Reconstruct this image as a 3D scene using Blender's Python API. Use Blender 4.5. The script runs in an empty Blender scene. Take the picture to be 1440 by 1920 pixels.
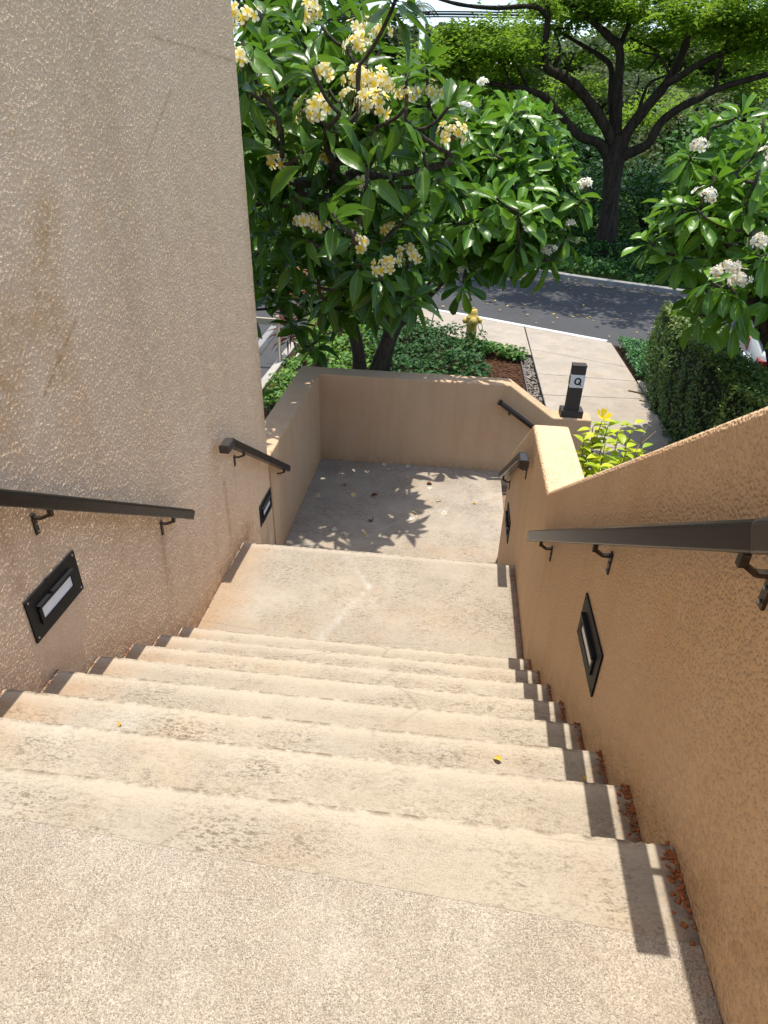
import bpy, bmesh, math, random
import numpy as np
from mathutils import Vector, Matrix

random.seed(7); rng = np.random.default_rng(7)
S = bpy.context.scene
COL = S.collection
R_ = math.radians

# ------------------------------------------------------------------ camera, sky, sun, exposure
F_PX, PITCH, YAW, ROLL, EYE = 1210.356, 0.5493, -0.0989, 0.0265, 1.4405   # focal in pixels of a 1440x1920 frame
_f = Vector((math.sin(YAW)*math.cos(PITCH), math.cos(YAW)*math.cos(PITCH), -math.sin(PITCH)))
_r = Vector((math.cos(YAW), -math.sin(YAW), 0)); _u = _r.cross(_f)
CR = math.cos(ROLL)*_r + math.sin(ROLL)*_u
CU = -math.sin(ROLL)*_r + math.cos(ROLL)*_u
cam = bpy.data.cameras.new('camera'); cam.sensor_width = 36; cam.lens = F_PX/1920*36
cam.clip_start = .05; cam.clip_end = 900
camo = bpy.data.objects.new('camera', cam); COL.objects.link(camo)
camo.matrix_world = Matrix(((CR.x, CU.x, -_f.x, 0), (CR.y, CU.y, -_f.y, 0), (CR.z, CU.z, -_f.z, EYE), (0, 0, 0, 1)))
S.camera = camo

SUN_EL, SUN_AZ = 81.2, 15.7          # azimuth from +Y towards +X
w = bpy.data.worlds.new('World'); S.world = w; w.use_nodes = True
nt = w.node_tree; nt.nodes.clear()
sky = nt.nodes.new('ShaderNodeTexSky'); sky.sky_type = 'NISHITA'; sky.sun_disc = False
sky.sun_elevation = R_(SUN_EL); sky.sun_rotation = R_(SUN_AZ)
sky.dust_density = 1.6; sky.air_density = 1.0; sky.ozone_density = 1.0
bg = nt.nodes.new('ShaderNodeBackground'); bg.inputs[1].default_value = .15
wo = nt.nodes.new('ShaderNodeOutputWorld')
nt.links.new(sky.outputs[0], bg.inputs[0]); nt.links.new(bg.outputs[0], wo.inputs[0])
sun = bpy.data.lights.new('sun', 'SUN'); sun.energy = 3.1; sun.angle = R_(.53); sun.color = (1, .955, .88)
suno = bpy.data.objects.new('sun', sun); COL.objects.link(suno)
sd = Vector((math.sin(R_(SUN_AZ))*math.cos(R_(SUN_EL)), math.cos(R_(SUN_AZ))*math.cos(R_(SUN_EL)), math.sin(R_(SUN_EL))))
suno.rotation_euler = sd.to_track_quat('Z', 'Y').to_euler(); suno.location = (0, 0, 40)
vs = S.view_settings; vs.view_transform = 'Standard'; vs.look = 'None'; vs.gamma = 1; vs.use_curve_mapping = False
vs.exposure = .96
try:
    S.cycles.max_bounces = 8; S.cycles.diffuse_bounces = 4; S.cycles.transparent_max_bounces = 8
except Exception: pass

def at(px, py, Y=None, z=None, x=None):
    """point of the place seen at pixel (px,py) of the photograph on the plane y=Y (or z=z, x=x)"""
    d = _f + CR*((px-720)/F_PX) - CU*((py-960)/F_PX)
    C = Vector((0, 0, EYE))
    if Y is not None: return C + d*(Y/d.y)
    if z is not None: return C + d*((z-EYE)/d.z)
    return C + d*(x/d.x)

def pix(p):
    d = Vector(p) - Vector((0, 0, EYE)); zz = d.dot(_f)
    if zz < .05: return (1e6, 1e6, zz)
    return (720 + F_PX*d.dot(CR)/zz, 960 - F_PX*d.dot(CU)/zz, zz)

# ------------------------------------------------------------------ constants of the stairs
RIS, TRD, Y0 = .182, .275, .961
XL, XR = -1.523, .607
YM = 4.09; ZM = -8*RIS                # middle landing
ZL = -2.225; YF = 7.114; XLL = -1.513 # lower landing
G = -2.65; RZ = -2.76                 # garden and path level, road level
def nose(k): return Y0 + TRD*k + (.018 if k == 1 else 0)

# ------------------------------------------------------------------ material helpers
class NB:
    def __init__(s, name):
        s.m = bpy.data.materials.new(name); s.m.use_nodes = True; s.t = s.m.node_tree; s.t.nodes.clear()
        s.out = s.t.nodes.new('ShaderNodeOutputMaterial')
        s.b = s.t.nodes.new('ShaderNodeBsdfPrincipled'); s.t.links.new(s.b.outputs[0], s.out.inputs[0])
        g = s.t.nodes.new('ShaderNodeNewGeometry'); s.P = g.outputs['Position']; s.N = g.outputs['Normal']
    def lk(s, a, b):
        if isinstance(a, (int, float)): b.default_value = a
        elif isinstance(a, (tuple, list)):
            b.default_value = tuple(a) + ((1,) if len(a) == 3 and len(b.default_value) == 4 else ())
        else: s.t.links.new(a, b)
    def n(s, typ, **kw):
        x = s.t.nodes.new(typ)
        for k, v in kw.items(): setattr(x, k, v)
        return x
    def noise(s, scale, detail=2, rough=.5, vec=None, dist=0):
        x = s.n('ShaderNodeTexNoise'); x.inputs['Scale'].default_value = scale; x.inputs['Detail'].default_value = detail
        x.inputs['Roughness'].default_value = rough; x.inputs['Distortion'].default_value = dist
        s.lk(vec or s.P, x.inputs['Vector']); return x.outputs[0]
    def voro(s, scale, vec=None, out=0, feature='F1', rnd=1):
        x = s.n('ShaderNodeTexVoronoi', feature=feature); x.inputs['Scale'].default_value = scale
        x.inputs['Randomness'].default_value = rnd
        s.lk(vec or s.P, x.inputs['Vector']); return x.outputs[out]
    def ramp(s, a, lo, hi, c0=(0, 0, 0), c1=(1, 1, 1)):
        x = s.n('ShaderNodeValToRGB'); e = x.color_ramp.elements
        e[0].position = lo; e[1].position = hi; e[0].color = (*c0, 1); e[1].color = (*c1, 1)
        s.lk(a, x.inputs[0]); return x.outputs[0]
    def math(s, op, a, b=0.0, clamp=False):
        x = s.n('ShaderNodeMath', operation=op, use_clamp=clamp); s.lk(a, x.inputs[0]); s.lk(b, x.inputs[1]); return x.outputs[0]
    def vm(s, op, a, b=None, out=0):
        x = s.n('ShaderNodeVectorMath', operation=op); s.lk(a, x.inputs[0])
        if b is not None: s.lk(b, x.inputs[1])
        return x.outputs[out]
    def mix(s, f, a, b, mode='MIX'):
        x = s.n('ShaderNodeMix', data_type='RGBA', blend_type=mode)
        s.lk(f, x.inputs[0]); s.lk(a, x.inputs[6]); s.lk(b, x.inputs[7]); return x.outputs[2]
    def attr(s, name):
        x = s.n('ShaderNodeAttribute', attribute_name=name); return x.outputs['Fac']
    def xyz(s, v=None):
        x = s.n('ShaderNodeSeparateXYZ'); s.lk(v or s.P, x.inputs[0]); return x.outputs
    def scalev(s, sc, vec=None):
        return s.vm('MULTIPLY', vec or s.P, sc)
    def bump(s, h, strength, dist, prev=None):
        x = s.n('ShaderNodeBump'); x.inputs['Strength'].default_value = strength; x.inputs['Distance'].default_value = dist
        s.lk(h, x.inputs['Height'])
        if prev is not None: s.lk(prev, x.inputs['Normal'])
        return x.outputs[0]
    def seg(s, A, B, wd):
        """mask 1 on the segment AB fading to 0 at distance wd"""
        A, B = Vector(A), Vector(B); ab = B-A
        ap = s.vm('SUBTRACT', s.P, tuple(A))
        t = s.math('DIVIDE', s.vm('DOT_PRODUCT', ap, tuple(ab), 1), ab.length_squared, True)
        x = s.n('ShaderNodeVectorMath', operation='SCALE'); x.inputs[0].default_value = tuple(ab); s.lk(t, x.inputs['Scale'])
        d = s.vm('LENGTH', s.vm('SUBTRACT', ap, x.outputs[0]), None, 1)
        return s.math('SUBTRACT', 1, s.math('DIVIDE', d, wd), True)
    def done(s, color=None, rough=.8, normal=None, spec=.3, **kw):
        if color is not None: s.lk(color, s.b.inputs['Base Color'])
        s.lk(rough, s.b.inputs['Roughness']); s.lk(spec, s.b.inputs['Specular IOR Level'])
        if normal is not None: s.lk(normal, s.b.inputs['Normal'])
        for k, v in kw.items(): s.lk(v, s.b.inputs[k])
        return s.m

def stucco(name, base, bscale, depth, drips=(), orange=.5, fine=.35):
    n = NB(name)
    v = n.scalev((1, 1, 1.0))
    a = n.noise(bscale, 3, .55, v, 0); b = n.noise(bscale*.42, 2, .5, v); vo = n.voro(bscale*1.6, n.vm('ADD', v, n.scalev((.006, .006, .006), n.n('ShaderNodeTexNoise').outputs[1])))
    h = n.math('ADD', n.math('ADD', n.math('MULTIPLY', n.ramp(vo, .12, .62, (1, 1, 1), (0, 0, 0)), .75), n.math('MULTIPLY', a, .5)), n.math('MULTIPLY', b, .8))
    fn = n.noise(bscale*4, 2, .6)
    h = n.math('ADD', h, n.math('MULTIPLY', fn, fine))
    big = n.noise(.9, 4, .6); vert = n.noise(1, 4, .65, n.scalev((6, 6, .7)))
    c = n.mix(n.ramp(big, .35, .7), base, tuple(x*y for x, y in zip(base, (.93, .9, .86))))
    c = n.mix(n.math('MULTIPLY', n.ramp(vert, .48, .72), .45), c, tuple(x*y for x, y in zip(base, (.84, .74, .62))))
    st = n.noise(1.7, 5, .7, n.scalev((1, 1, .55)))
    c = n.mix(n.math('MULTIPLY', n.ramp(st, .57, .72), orange), c, tuple(x*y for x, y in zip(base, (1.0, .70, .38))))
    # slightly darker in the low spots of the relief noise
    c = n.mix(n.math('MULTIPLY', n.ramp(a, .25, .42, (1, 1, 1), (0, 0, 0)), .18), c, tuple(x*.62 for x in base))
    for (A, B, wd, amt, col) in drips:
        mk = n.math('MULTIPLY', n.math('MULTIPLY', n.seg(A, B, wd), n.ramp(n.noise(22, 3, .6), .3, .6)), amt)
        c = n.mix(mk, c, col)
    return n.done(c, .78, n.bump(h, 1.0, depth), .25)

def concrete(name, base, speck=.5, pebble=False, streaks=(), warm=.6, grey=.5, walls=True):
    n = NB(name); X = n.xyz()
    big = n.noise(1.3, 5, .62); mid = n.noise(7, 4, .6); fine = n.noise(150 if not pebble else 300, 3, .7, n.scalev((.7, 1.3, 1))); fine2 = n.noise(60 if not pebble else 170, 3, .65, n.scalev((.6, 1.4, 1)))
    c = n.mix(n.ramp(big, .3, .7), tuple(v*1.06 for v in base), tuple(v*.92 for v in base))
    c = n.mix(n.math('MULTIPLY', n.ramp(n.noise(2.1, 5, .65, n.vm('ADD', n.P, (5.2, 3.1, 1.7))), .5, .72), warm), c, tuple(v*k for v, k in zip(base, (1.02, .80, .55))))
    c = n.mix(n.math('MULTIPLY', n.ramp(n.noise(1.8, 5, .7, n.vm('ADD', n.P, (1.2, 8.1, 3.7))), .46, .70), grey), c, tuple(v*k for v, k in zip(base, (.68, .71, .76))))
    # grime in patches of dark pits
    patch = n.ramp(n.noise(2.6, 5, .7, n.vm('ADD', n.P, (9.2, .1, 2.7))), .42, .64)
    pits = n.ramp(fine2, .36, .50, (1, 1, 1), (0, 0, 0)); pits2 = n.ramp(fine, .40, .49, (1, 1, 1), (0, 0, 0))
    g = n.math('MULTIPLY', n.math('ADD', n.math('MULTIPLY', pits, .7), n.math('MULTIPLY', pits2, .7)), n.math('ADD', n.math('MULTIPLY', patch, speck), speck*.22), True)
    c = n.mix(g, c, tuple(v*k for v, k in zip(base, (.30, .27, .24))))
    # rust along the left wall, dark strip painting the right wall's shade, plus rust
    nb = n.math('SUBTRACT', mid, .5)
    dl = n.math('SUBTRACT', 1, n.math('DIVIDE', n.math('ADD', n.math('SUBTRACT', X[0], XL), n.math('MULTIPLY', nb, .35)), .34), True)
    if walls: c = n.mix(n.math('MULTIPLY', dl, .6), c, tuple(v*k for v, k in zip(base, (1.0, .62, .33))))
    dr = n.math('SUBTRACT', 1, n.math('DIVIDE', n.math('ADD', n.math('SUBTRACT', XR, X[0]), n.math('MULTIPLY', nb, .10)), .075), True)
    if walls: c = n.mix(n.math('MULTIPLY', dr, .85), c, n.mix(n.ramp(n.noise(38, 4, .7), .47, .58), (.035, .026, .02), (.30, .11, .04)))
    for (A, B, wd, amt) in streaks:
        mk = n.math('MULTIPLY', n.seg(A, B, wd), n.ramp(n.noise(14, 5, .7), .34, .60))
        c = n.mix(n.math('MULTIPLY', mk, amt*.5), c, (.56, .54, .50))
    if not pebble:
        sp = n.math('MULTIPLY', n.ramp(n.noise(330, 3, .65), .49, .60), n.math('ADD', n.math('MULTIPLY', n.ramp(n.noise(3.4, 5, .7, n.vm('ADD', n.P, (2.2, 4.1, 6.7))), .40, .62), .75), .22))
        c = n.mix(n.math('MULTIPLY', sp, .85), c, tuple(v*k for v, k in zip(base, (.36, .32, .28))))
        c = n.mix(n.math('MULTIPLY', n.ramp(n.noise(10, 5, .7, n.scalev((.5, 1.2, 1))), .50, .68), .28), c, tuple(v*k for v, k in zip(base, (.66, .60, .54))))
    if not pebble and name != 'path_concrete':
        oi = n.n('ShaderNodeObjectInfo'); ed = n.attr('edge')
        c = n.mix(n.math('MULTIPLY', oi.outputs['Random'], .30), c, tuple(v*k for v, k in zip(base, (.80, .76, .70))))
        c = n.mix(n.math('MULTIPLY', n.ramp(ed, .05, .75), .55), c, tuple(v*k for v, k in zip(base, (1.13, 1.12, 1.10))))
        chip = n.math('MULTIPLY', n.ramp(ed, .80, .97), n.ramp(n.noise(26, 4, .7), .42, .60))
        c = n.mix(n.math('MULTIPLY', chip, .85), c, tuple(v*k for v, k in zip(base, (.36, .31, .27))))
    # hairline cracks
    cr = n.voro(1.15, n.scalev((.55, 1.6, .2)), 0, 'DISTANCE_TO_EDGE')
    ck = n.math('MULTIPLY', n.ramp(cr, .0, .006, (1, 1, 1), (0, 0, 0)), n.ramp(n.noise(1.1, 3), .52, .6))
    c = n.mix(n.math('MULTIPLY', ck, .45), c, tuple(v*.35 for v in base))
    h = n.math('ADD', n.math('MULTIPLY', fine2, .7), n.math('MULTIPLY', fine, .5))
    if pebble:
        wv_ = n.vm('ADD', n.P, n.scalev((.004, .004, .004), n.n('ShaderNodeTexNoise').outputs[1])); vc = n.voro(340, wv_, 1); vd = n.voro(340, wv_, 0)
        tone = n.xyz(vc)[0]
        c2 = n.mix(n.ramp(tone, .18, .95), tuple(v*k for v, k in zip(base, (.62, .57, .52))), tuple(v*k for v, k in zip(base, (1.16, 1.13, 1.08))))
        c2 = n.mix(n.math('MULTIPLY', n.ramp(n.xyz(vc)[1], .80, .93), .8), c2, tuple(v*k for v, k in zip(base, (.24, .22, .20))))
        c = n.mix(n.math('MULTIPLY', n.ramp(n.math('ADD', big, n.math('MULTIPLY', nb, .6)), .15, .5), .62), c, c2)
        c = n.mix(n.math('MULTIPLY', n.math('MULTIPLY', n.ramp(n.noise(420, 2, .6), .49, .58), n.ramp(n.noise(5, 5, .7), .35, .6)), .75), c, tuple(v*k for v, k in zip(base, (.30, .26, .23))))
        c = n.mix(n.math('MULTIPLY', n.ramp(n.noise(11, 5, .7), .48, .66), .35), c, tuple(v*k for v, k in zip(base, (.62, .56, .50))))
        h = n.math('ADD', h, n.math('MULTIPLY', n.ramp(vd, .1, .6, (1, 1, 1), (0, 0, 0)), .8))
    return n.done(c, .88, n.bump(h, .75, .0035 if not pebble else .0028), .2)

def plain(name, col, rough=.6, metal=0, spec=.4, var=.15, sc=8, bump=0, bsc=60):
    n = NB(name)
    c = n.mix(n.math('MULTIPLY', n.ramp(n.noise(sc, 4, .6), .3, .7), 1), col, tuple(v*(1-var) for v in col))
    kw = {'Metallic': metal}
    nm = n.bump(n.noise(bsc, 3), .6, bump) if bump else None
    return n.done(c, rough, nm, spec, **kw)

def leafmat(name, dark, light, rib, trans=.25, rough=.34, spec=.5, veins=True, yellow=.0):
    n = NB(name)
    tint = n.attr('tint'); oi = n.n('ShaderNodeObjectInfo'); rv = n.math('ADD', tint, n.math('MULTIPLY', n.math('SUBTRACT', oi.outputs['Random'], .5), .8))
    c = n.mix(n.ramp(rv, .05, .95), dark, light)
    lu = n.attr('lu'); lv = n.attr('lv')
    au = n.math('ABSOLUTE', lu)
    if veins:
        wv = n.math('SINE', n.math('ADD', n.math('MULTIPLY', lv, 85), n.math('MULTIPLY', au, -14)))
        c = n.mix(n.math('MULTIPLY', n.ramp(wv, .6, 1), .20), c, rib)
        c = n.mix(n.math('MULTIPLY', n.ramp(au, .04, .13, (1, 1, 1), (0, 0, 0)), .75), c, rib)
    if yellow: c = n.mix(n.math('MULTIPLY', n.ramp(rv, .93, 1.1), yellow), c, (.35, .26, .03))
    nm = n.bump(n.noise(9, 2), .35, .02) if veins else None
    n.done(c, rough, nm, spec)
    tr = n.n('ShaderNodeBsdfTranslucent'); n.lk(n.mix(.5, c, light), tr.inputs[0])
    mx = n.n('ShaderNodeMixShader'); mx.inputs[0].default_value = trans
    n.t.links.new(n.b.outputs[0], mx.inputs[1]); n.t.links.new(tr.outputs[0], mx.inputs[2]); n.t.links.new(mx.outputs[0], n.out.inputs[0])
    return n.m

def petalmat(name, inner, outer, lo, hi, brown=0):
    n = NB(name); lv = n.attr('lv')
    oi = n.n('ShaderNodeObjectInfo')
    c = n.ramp(n.math('ADD', lv, n.math('MULTIPLY', n.math('SUBTRACT', oi.outputs['Random'], .5), .25)), lo, hi, inner, outer)
    if brown:
        c = n.mix(n.math('MULTIPLY', n.ramp(n.noise(30, 3), .58, .66), brown), c, (.22, .09, .02))
    n.done(c, .5, None, .25)
    tr = n.n('ShaderNodeBsdfTranslucent'); n.lk(c, tr.inputs[0])
    mx = n.n('ShaderNodeMixShader'); mx.inputs[0].default_value = .58
    n.t.links.new(n.b.outputs[0], mx.inputs[1]); n.t.links.new(tr.outputs[0], mx.inputs[2]); n.t.links.new(mx.outputs[0], n.out.inputs[0])
    return n.m

def barkmat(name, a, b, sc=9):
    n = NB(name)
    f = n.noise(sc, 5, .65, n.scalev((2.2, 2.2, .5))); f2 = n.noise(sc*5, 4, .6)
    c = n.mix(n.ramp(f, .35, .65), a, b); c = n.mix(n.math('MULTIPLY', n.ramp(f2, .55, .7), .5), c, tuple(v*1.8 for v in b))
    return n.done(c, .9, n.bump(n.math('ADD', f, n.math('MULTIPLY', f2, .5)), .9, .02), .15)

def soilmat(name, a, b, sc=25):
    n = NB(name); f = n.noise(sc, 5, .7); v = n.voro(sc*3, None, 1)
    c = n.mix(n.ramp(f, .3, .7), a, b); c = n.mix(.4, c, n.mix(n.xyz(v)[0], tuple(x*.4 for x in a), tuple(x*1.5 for x in b)))
    return n.done(c, .95, n.bump(n.math('ADD', f, n.voro(sc*3)), 1, .03), .1)

PAINT = (.50, .345, .215)
RUST = (.40, .20, .075)
M = {}
drL = [((XL, 1.74, .20), (XL, 1.74, -.12), .06, .35, (.33, .18, .09)), ((XL, 2.83, -.55), (XL, 2.83, -.95), .07, .35, (.33, .18, .09)),
       ((XL, 3.86, -.80), (XL, 3.86, -1.30), .06, .45, (.30, .16, .08)),
       ((XL, .9, -.15), (XL, 2.9, -1.47), .30, .65, (.38, .20, .08)), ((XL, 2.9, -1.47), (XL, 4.2, -1.47), .22, .75, (.40, .21, .08)),
       ((XL, 2.46, 1.12), (XL, 2.25, .80), .14, .55, (.50, .29, .10)), ((XL, 2.08, .78), (XL, 1.90, .50), .17, .65, (.50, .28, .10)), ((XL, 2.36, .78), (XL, 2.30, .55), .10, .6, (.50, .30, .11)),
       ((XL, 2.49, .71), (XL, 2.17, .51), .014, .8, (.42, .24, .09)), ((XL, 3.78, 1.53), (XL, 3.38, 1.26), .014, .7, (.42, .26, .12)), ((XL, 3.0, 1.9), (XL, 3.0, .4), .30, .25, (.45, .34, .22)),
       ((XL, 4.92, 1.0), (XL, 4.92, -.9), .18, .55, (.47, .30, .15)), ((XL, 3.6, 1.74), (XL, 4.95, 1.72), .018, .6, (.36, .23, .12))]
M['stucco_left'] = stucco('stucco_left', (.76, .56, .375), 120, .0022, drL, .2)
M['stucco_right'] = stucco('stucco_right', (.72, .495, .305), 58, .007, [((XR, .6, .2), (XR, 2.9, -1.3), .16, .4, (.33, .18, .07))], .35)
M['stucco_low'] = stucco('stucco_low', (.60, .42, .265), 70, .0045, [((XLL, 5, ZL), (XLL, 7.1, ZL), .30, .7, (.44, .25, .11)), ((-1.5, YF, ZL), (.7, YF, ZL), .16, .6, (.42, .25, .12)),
                          ((-1.0, YF, -1.2), (-1.0, YF, -1.6), .05, .25, (.36, .24, .15))], .2)
stk = [((-.73, 4.1, ZM), (-.46, 3.67, ZM), .035, .8), ((-.46, 3.67, ZM), (-.70, 3.07, ZM), .045, .85), ((-.70, 3.07, ZM), (-.85, 2.55, ZM+.2), .06, .5),
       ((-.75, 5.42, ZL), (-.35, 5.84, ZL), .05, .6), ((-.35, 5.84, ZL), (.39, 6.35, ZL), .05, .5), ((.39, 6.35, ZL), (.76, 6.59, ZL), .04, .5),
       ((-1.1, 1.25, -.2), (-1.0, 1.42, -.37), .10, .6), ((-1.1, .93, 0), (-.98, .84, 0), .06, .5), ((-.3, 2.0, -.74), (-.1, 2.1, -.74), .12, .45), ((.292, .80, 0), (.294, .795, 0), .012, .9)]
M['concrete'] = concrete('concrete_steps', (.405, .352, .272), .95, False, stk, .45, .35)
M['concrete_mid'] = concrete('concrete_mid', (.395, .345, .272), .85, False, stk, .45, .55)
M['concrete_low'] = concrete('concrete_low', (.40, .345, .275), .95, False, stk, .45, .6, False)
M['aggregate'] = concrete('exposed_aggregate', (.50, .445, .365), 1.0, True, stk, .35, .3)
M['path'] = concrete('path_concrete', (.385, .335, .27), .40, False, (), .35, .3, False)
M['rail'] = plain('bronze_rail', (.024, .020, .017), .27, .35, .5, .25, 12, .0006, 300)
M['rail_end'] = plain('pale_rail_end', (.11, .10, .095), .30, .7, .5, .2, 20)  # end pieces in a lighter metal tone than the bars
M['bracket'] = plain('bracket_steel', (.10, .085, .07), .35, .8, .5, .5, 30)
M['light_plate'] = plain('light_plate', (.007, .007, .008), .6, 0, .3, .3, 30)
M['lens'] = plain('frosted_lens', (.78, .80, .80), .4, 0, .4, .05)
M['screw'] = plain('screw_steel', (.35, .36, .40), .3, .9, .5, .1)
M['post_dark'] = plain('bollard_brown', (.050, .042, .037), .55, 0, .4, .2, 20)
M['white_panel'] = plain('white_panel', (.72, .73, .72), .5, 0, .3, .06)
M['black_letter'] = plain('black_letter', (.008, .008, .009), .5)
M['hydrant'] = plain('hydrant_yellow', (.56, .40, .085), .5, 0, .4, .22, 14, .002, 60)
M['chain'] = plain('chain_steel', (.16, .13, .09), .5, .7)
M['asphalt'] = None
n = NB('asphalt'); f = n.noise(220, 3, .7); bgn = n.noise(.5, 4, .6)
c = n.mix(n.ramp(bgn, .3, .7), (.046, .045, .045), (.062, .061, .060)); c = n.mix(n.ramp(f, .55, .75), c, (.14, .14, .14))
c = n.mix(n.math('MULTIPLY', n.ramp(n.noise(1.2, 5, .7), .58, .72), .4), c, (.10, .095, .09))
M['asphalt'] = n.done(c, .85, n.bump(f, .6, .006), .25)
M['kerb'] = plain('kerb_concrete', (.30, .29, .27), .9, 0, .2, .35, 3, .004, 90)
M['kerb_white'] = plain('white_kerb_paint', (.62, .61, .58), .7, 0, .3, .15, 6)
M['soil'] = soilmat('dark_soil', (.05, .03, .018), (.10, .06, .035))
M['mulch'] = soilmat('red_mulch', (.085, .040, .022), (.16, .08, .042), 30)
M['chip'] = plain('bark_chip', (.15, .072, .036), .9, 0, .2, .7, 20)
M['pebble'] = plain('pebble_grey', (.30, .26, .21), .8, 0, .3, .75, 16)
M['edging'] = plain('edging', (.10, .09, .08), .8)
n = NB('hill_grass'); f = n.noise(.25, 5, .65); c = n.mix(n.ramp(f, .38, .62), (.045, .09, .02), (.13, .18, .04)); c = n.mix(n.math('MULTIPLY', n.ramp(n.noise(3, 4, .7), .5, .7), .5), c, (.06, .09, .025))
M['hill'] = n.done(c, .95, n.bump(n.noise(4, 4, .7), 1, .25), .05)
M['rust'] = plain('rust_crumb', (.42, .155, .06), .95, 0, .1, .5, 60)
M['leaf_yellow'] = leafmat('plumeria_pointed_leaf', (.022, .076, .009), (.125, .26, .016), (.19, .32, .05), .36, .34, .42, True, .7)
M['leaf_round'] = leafmat('plumeria_round_leaf', (.034, .115, .012), (.17, .34, .020), (.22, .38, .07), .34, .33, .38)
M['leaf_bed'] = leafmat('bed_leaf', (.012, .048, .009), (.045, .125, .018), (.1, .2, .05), .2, .5, .22, False)
M['leaf_pothos'] = leafmat('pothos_leaf', (.022, .085, .010), (.13, .25, .025), (.22, .30, .07), .25, .45, .25, False)
M['leaf_hedge'] = leafmat('hedge_leaf', (.040, .095, .020), (.15, .23, .035), (.1, .2, .05), .3, .42, .4, False, .6)
M['leaf_low'] = leafmat('low_cover_leaf', (.018, .075, .018), (.06, .19, .04), (.1, .2, .05), .2, .42, .4, False)
M['leaf_shrub'] = leafmat('golden_shrub_leaf', (.20, .36, .015), (.58, .62, .022), (.42, .48, .10), .4, .4, .35, True)
M['leaf_canopy'] = leafmat('canopy_leaf', (.040, .11, .010), (.22, .35, .026), (.1, .2, .05), .5, .6, .15, False)
M['leaf_weed'] = leafmat('weed_leaf', (.014, .055, .010), (.055, .15, .020), (.1, .2, .05), .25, .5, .25, False)
M['leaf_olive'] = leafmat('olive_tree_leaf', (.045, .070, .022), (.14, .17, .055), (.1, .2, .05), .25, .6, .15, False)
M['leaf_far'] = leafmat('far_tree_leaf', (.04, .075, .028), (.13, .18, .065), (.1, .2, .05), .25, .6, .15, False)
M['leaf_red'] = leafmat('cordyline_leaf', (.07, .012, .012), (.22, .07, .03), (.3, .1, .05), .25, .4, .4, False)
M['leaf_orange'] = leafmat('croton_leaf', (.22, .05, .012), (.55, .17, .03), (.5, .3, .05), .3, .4, .4, False)
M['flower_yellow'] = petalmat('plumeria_yellow_petal', (.95, .70, .04), (.96, .94, .74), .20, .82)
M['flower_white'] = petalmat('plumeria_white_petal', (.82, .66, .22), (.90, .88, .80), .05, .40)
M['flower_wilted'] = petalmat('plumeria_wilted_petal', (.70, .48, .12), (.84, .77, .60), .05, .45, .9)
M['flower_gold'] = petalmat('gold_trumpet_petal', (.80, .50, .01), (.90, .68, .015), .0, .5)
M['stalk'] = plain('flower_stalk', (.20, .13, .05), .6)
M['bark_plum'] = barkmat('plumeria_bark', (.040, .032, .026), (.095, .078, .062), 10)
M['bark_big'] = barkmat('dark_tree_bark', (.020, .015, .012), (.055, .040, .030), 4)
M['bark_far'] = barkmat('far_bark', (.10, .08, .06), (.20, .16, .12), 3)
M['leaf_dry'] = plain('dry_leaf', (.24, .10, .035), .8, 0, .2, .4, 40)
M['leaf_fallen_yellow'] = plain('fallen_yellow_leaf', (.62, .40, .06), .7, 0, .2, .3, 40)
M['tan_post'] = plain('tan_fence_paint', (.40, .33, .22), .6)
M['wheel_stop'] = plain('wheel_stop_concrete', (.25, .245, .235), .85, 0, .2, .25, 5)
M['car_white'] = plain('car_white_paint', (.70, .73, .72), .18, 0, .6, .03)
M['car_glass'] = plain('car_glass', (.010, .012, .014), .06, 0, .8, .1)
M['car_black'] = plain('car_black_trim', (.012, .012, .012), .5)
M['tyre'] = plain('tyre_rubber', (.012, .012, .012), .85)
M['hub'] = plain('wheel_silver', (.42, .43, .45), .3, .8)
M['tail_red'] = plain('taillight_red', (.32, .01, .012), .15, 0, .6)
M['pole_white'] = plain('pale_pole', (.60, .62, .62), .6)
M['cable'] = plain('cable_black', (.012, .012, .013), .6)
M['wood_pole'] = plain('wood_pole', (.10, .08, .065), .85)

# ------------------------------------------------------------------ object helpers
def tag(o, label=None, cat=None, group=None, kind=None):
    if label: o['label'] = label
    if cat: o['category'] = cat
    if group: o['group'] = group
    if kind: o['kind'] = kind
    return o
def link(name, me, mat=None, parent=None, loc=None):
    o = bpy.data.objects.new(name, me); COL.objects.link(o)
    if mat is not None and not me.materials: me.materials.append(mat)
    if parent is not None: o.parent = parent
    if loc is not None: o.location = loc
    return o
def empty(name, loc, label, cat, group=None, rz=0):
    o = bpy.data.objects.new(name, None); COL.objects.link(o); o.location = loc; o.rotation_euler = (0, 0, rz)
    o.empty_display_size = .1
    return tag(o, label, cat, group)
def bm_obj(name, bm, mat, parent=None, smooth=False, loc=None):
    bmesh.ops.recalc_face_normals(bm, faces=bm.faces)
    me = bpy.data.meshes.new(name); bm.to_mesh(me); bm.free()
    if smooth:
        me.polygons.foreach_set('use_smooth', [True]*len(me.polygons))
    return link(name, me, mat, parent, loc)
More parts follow.
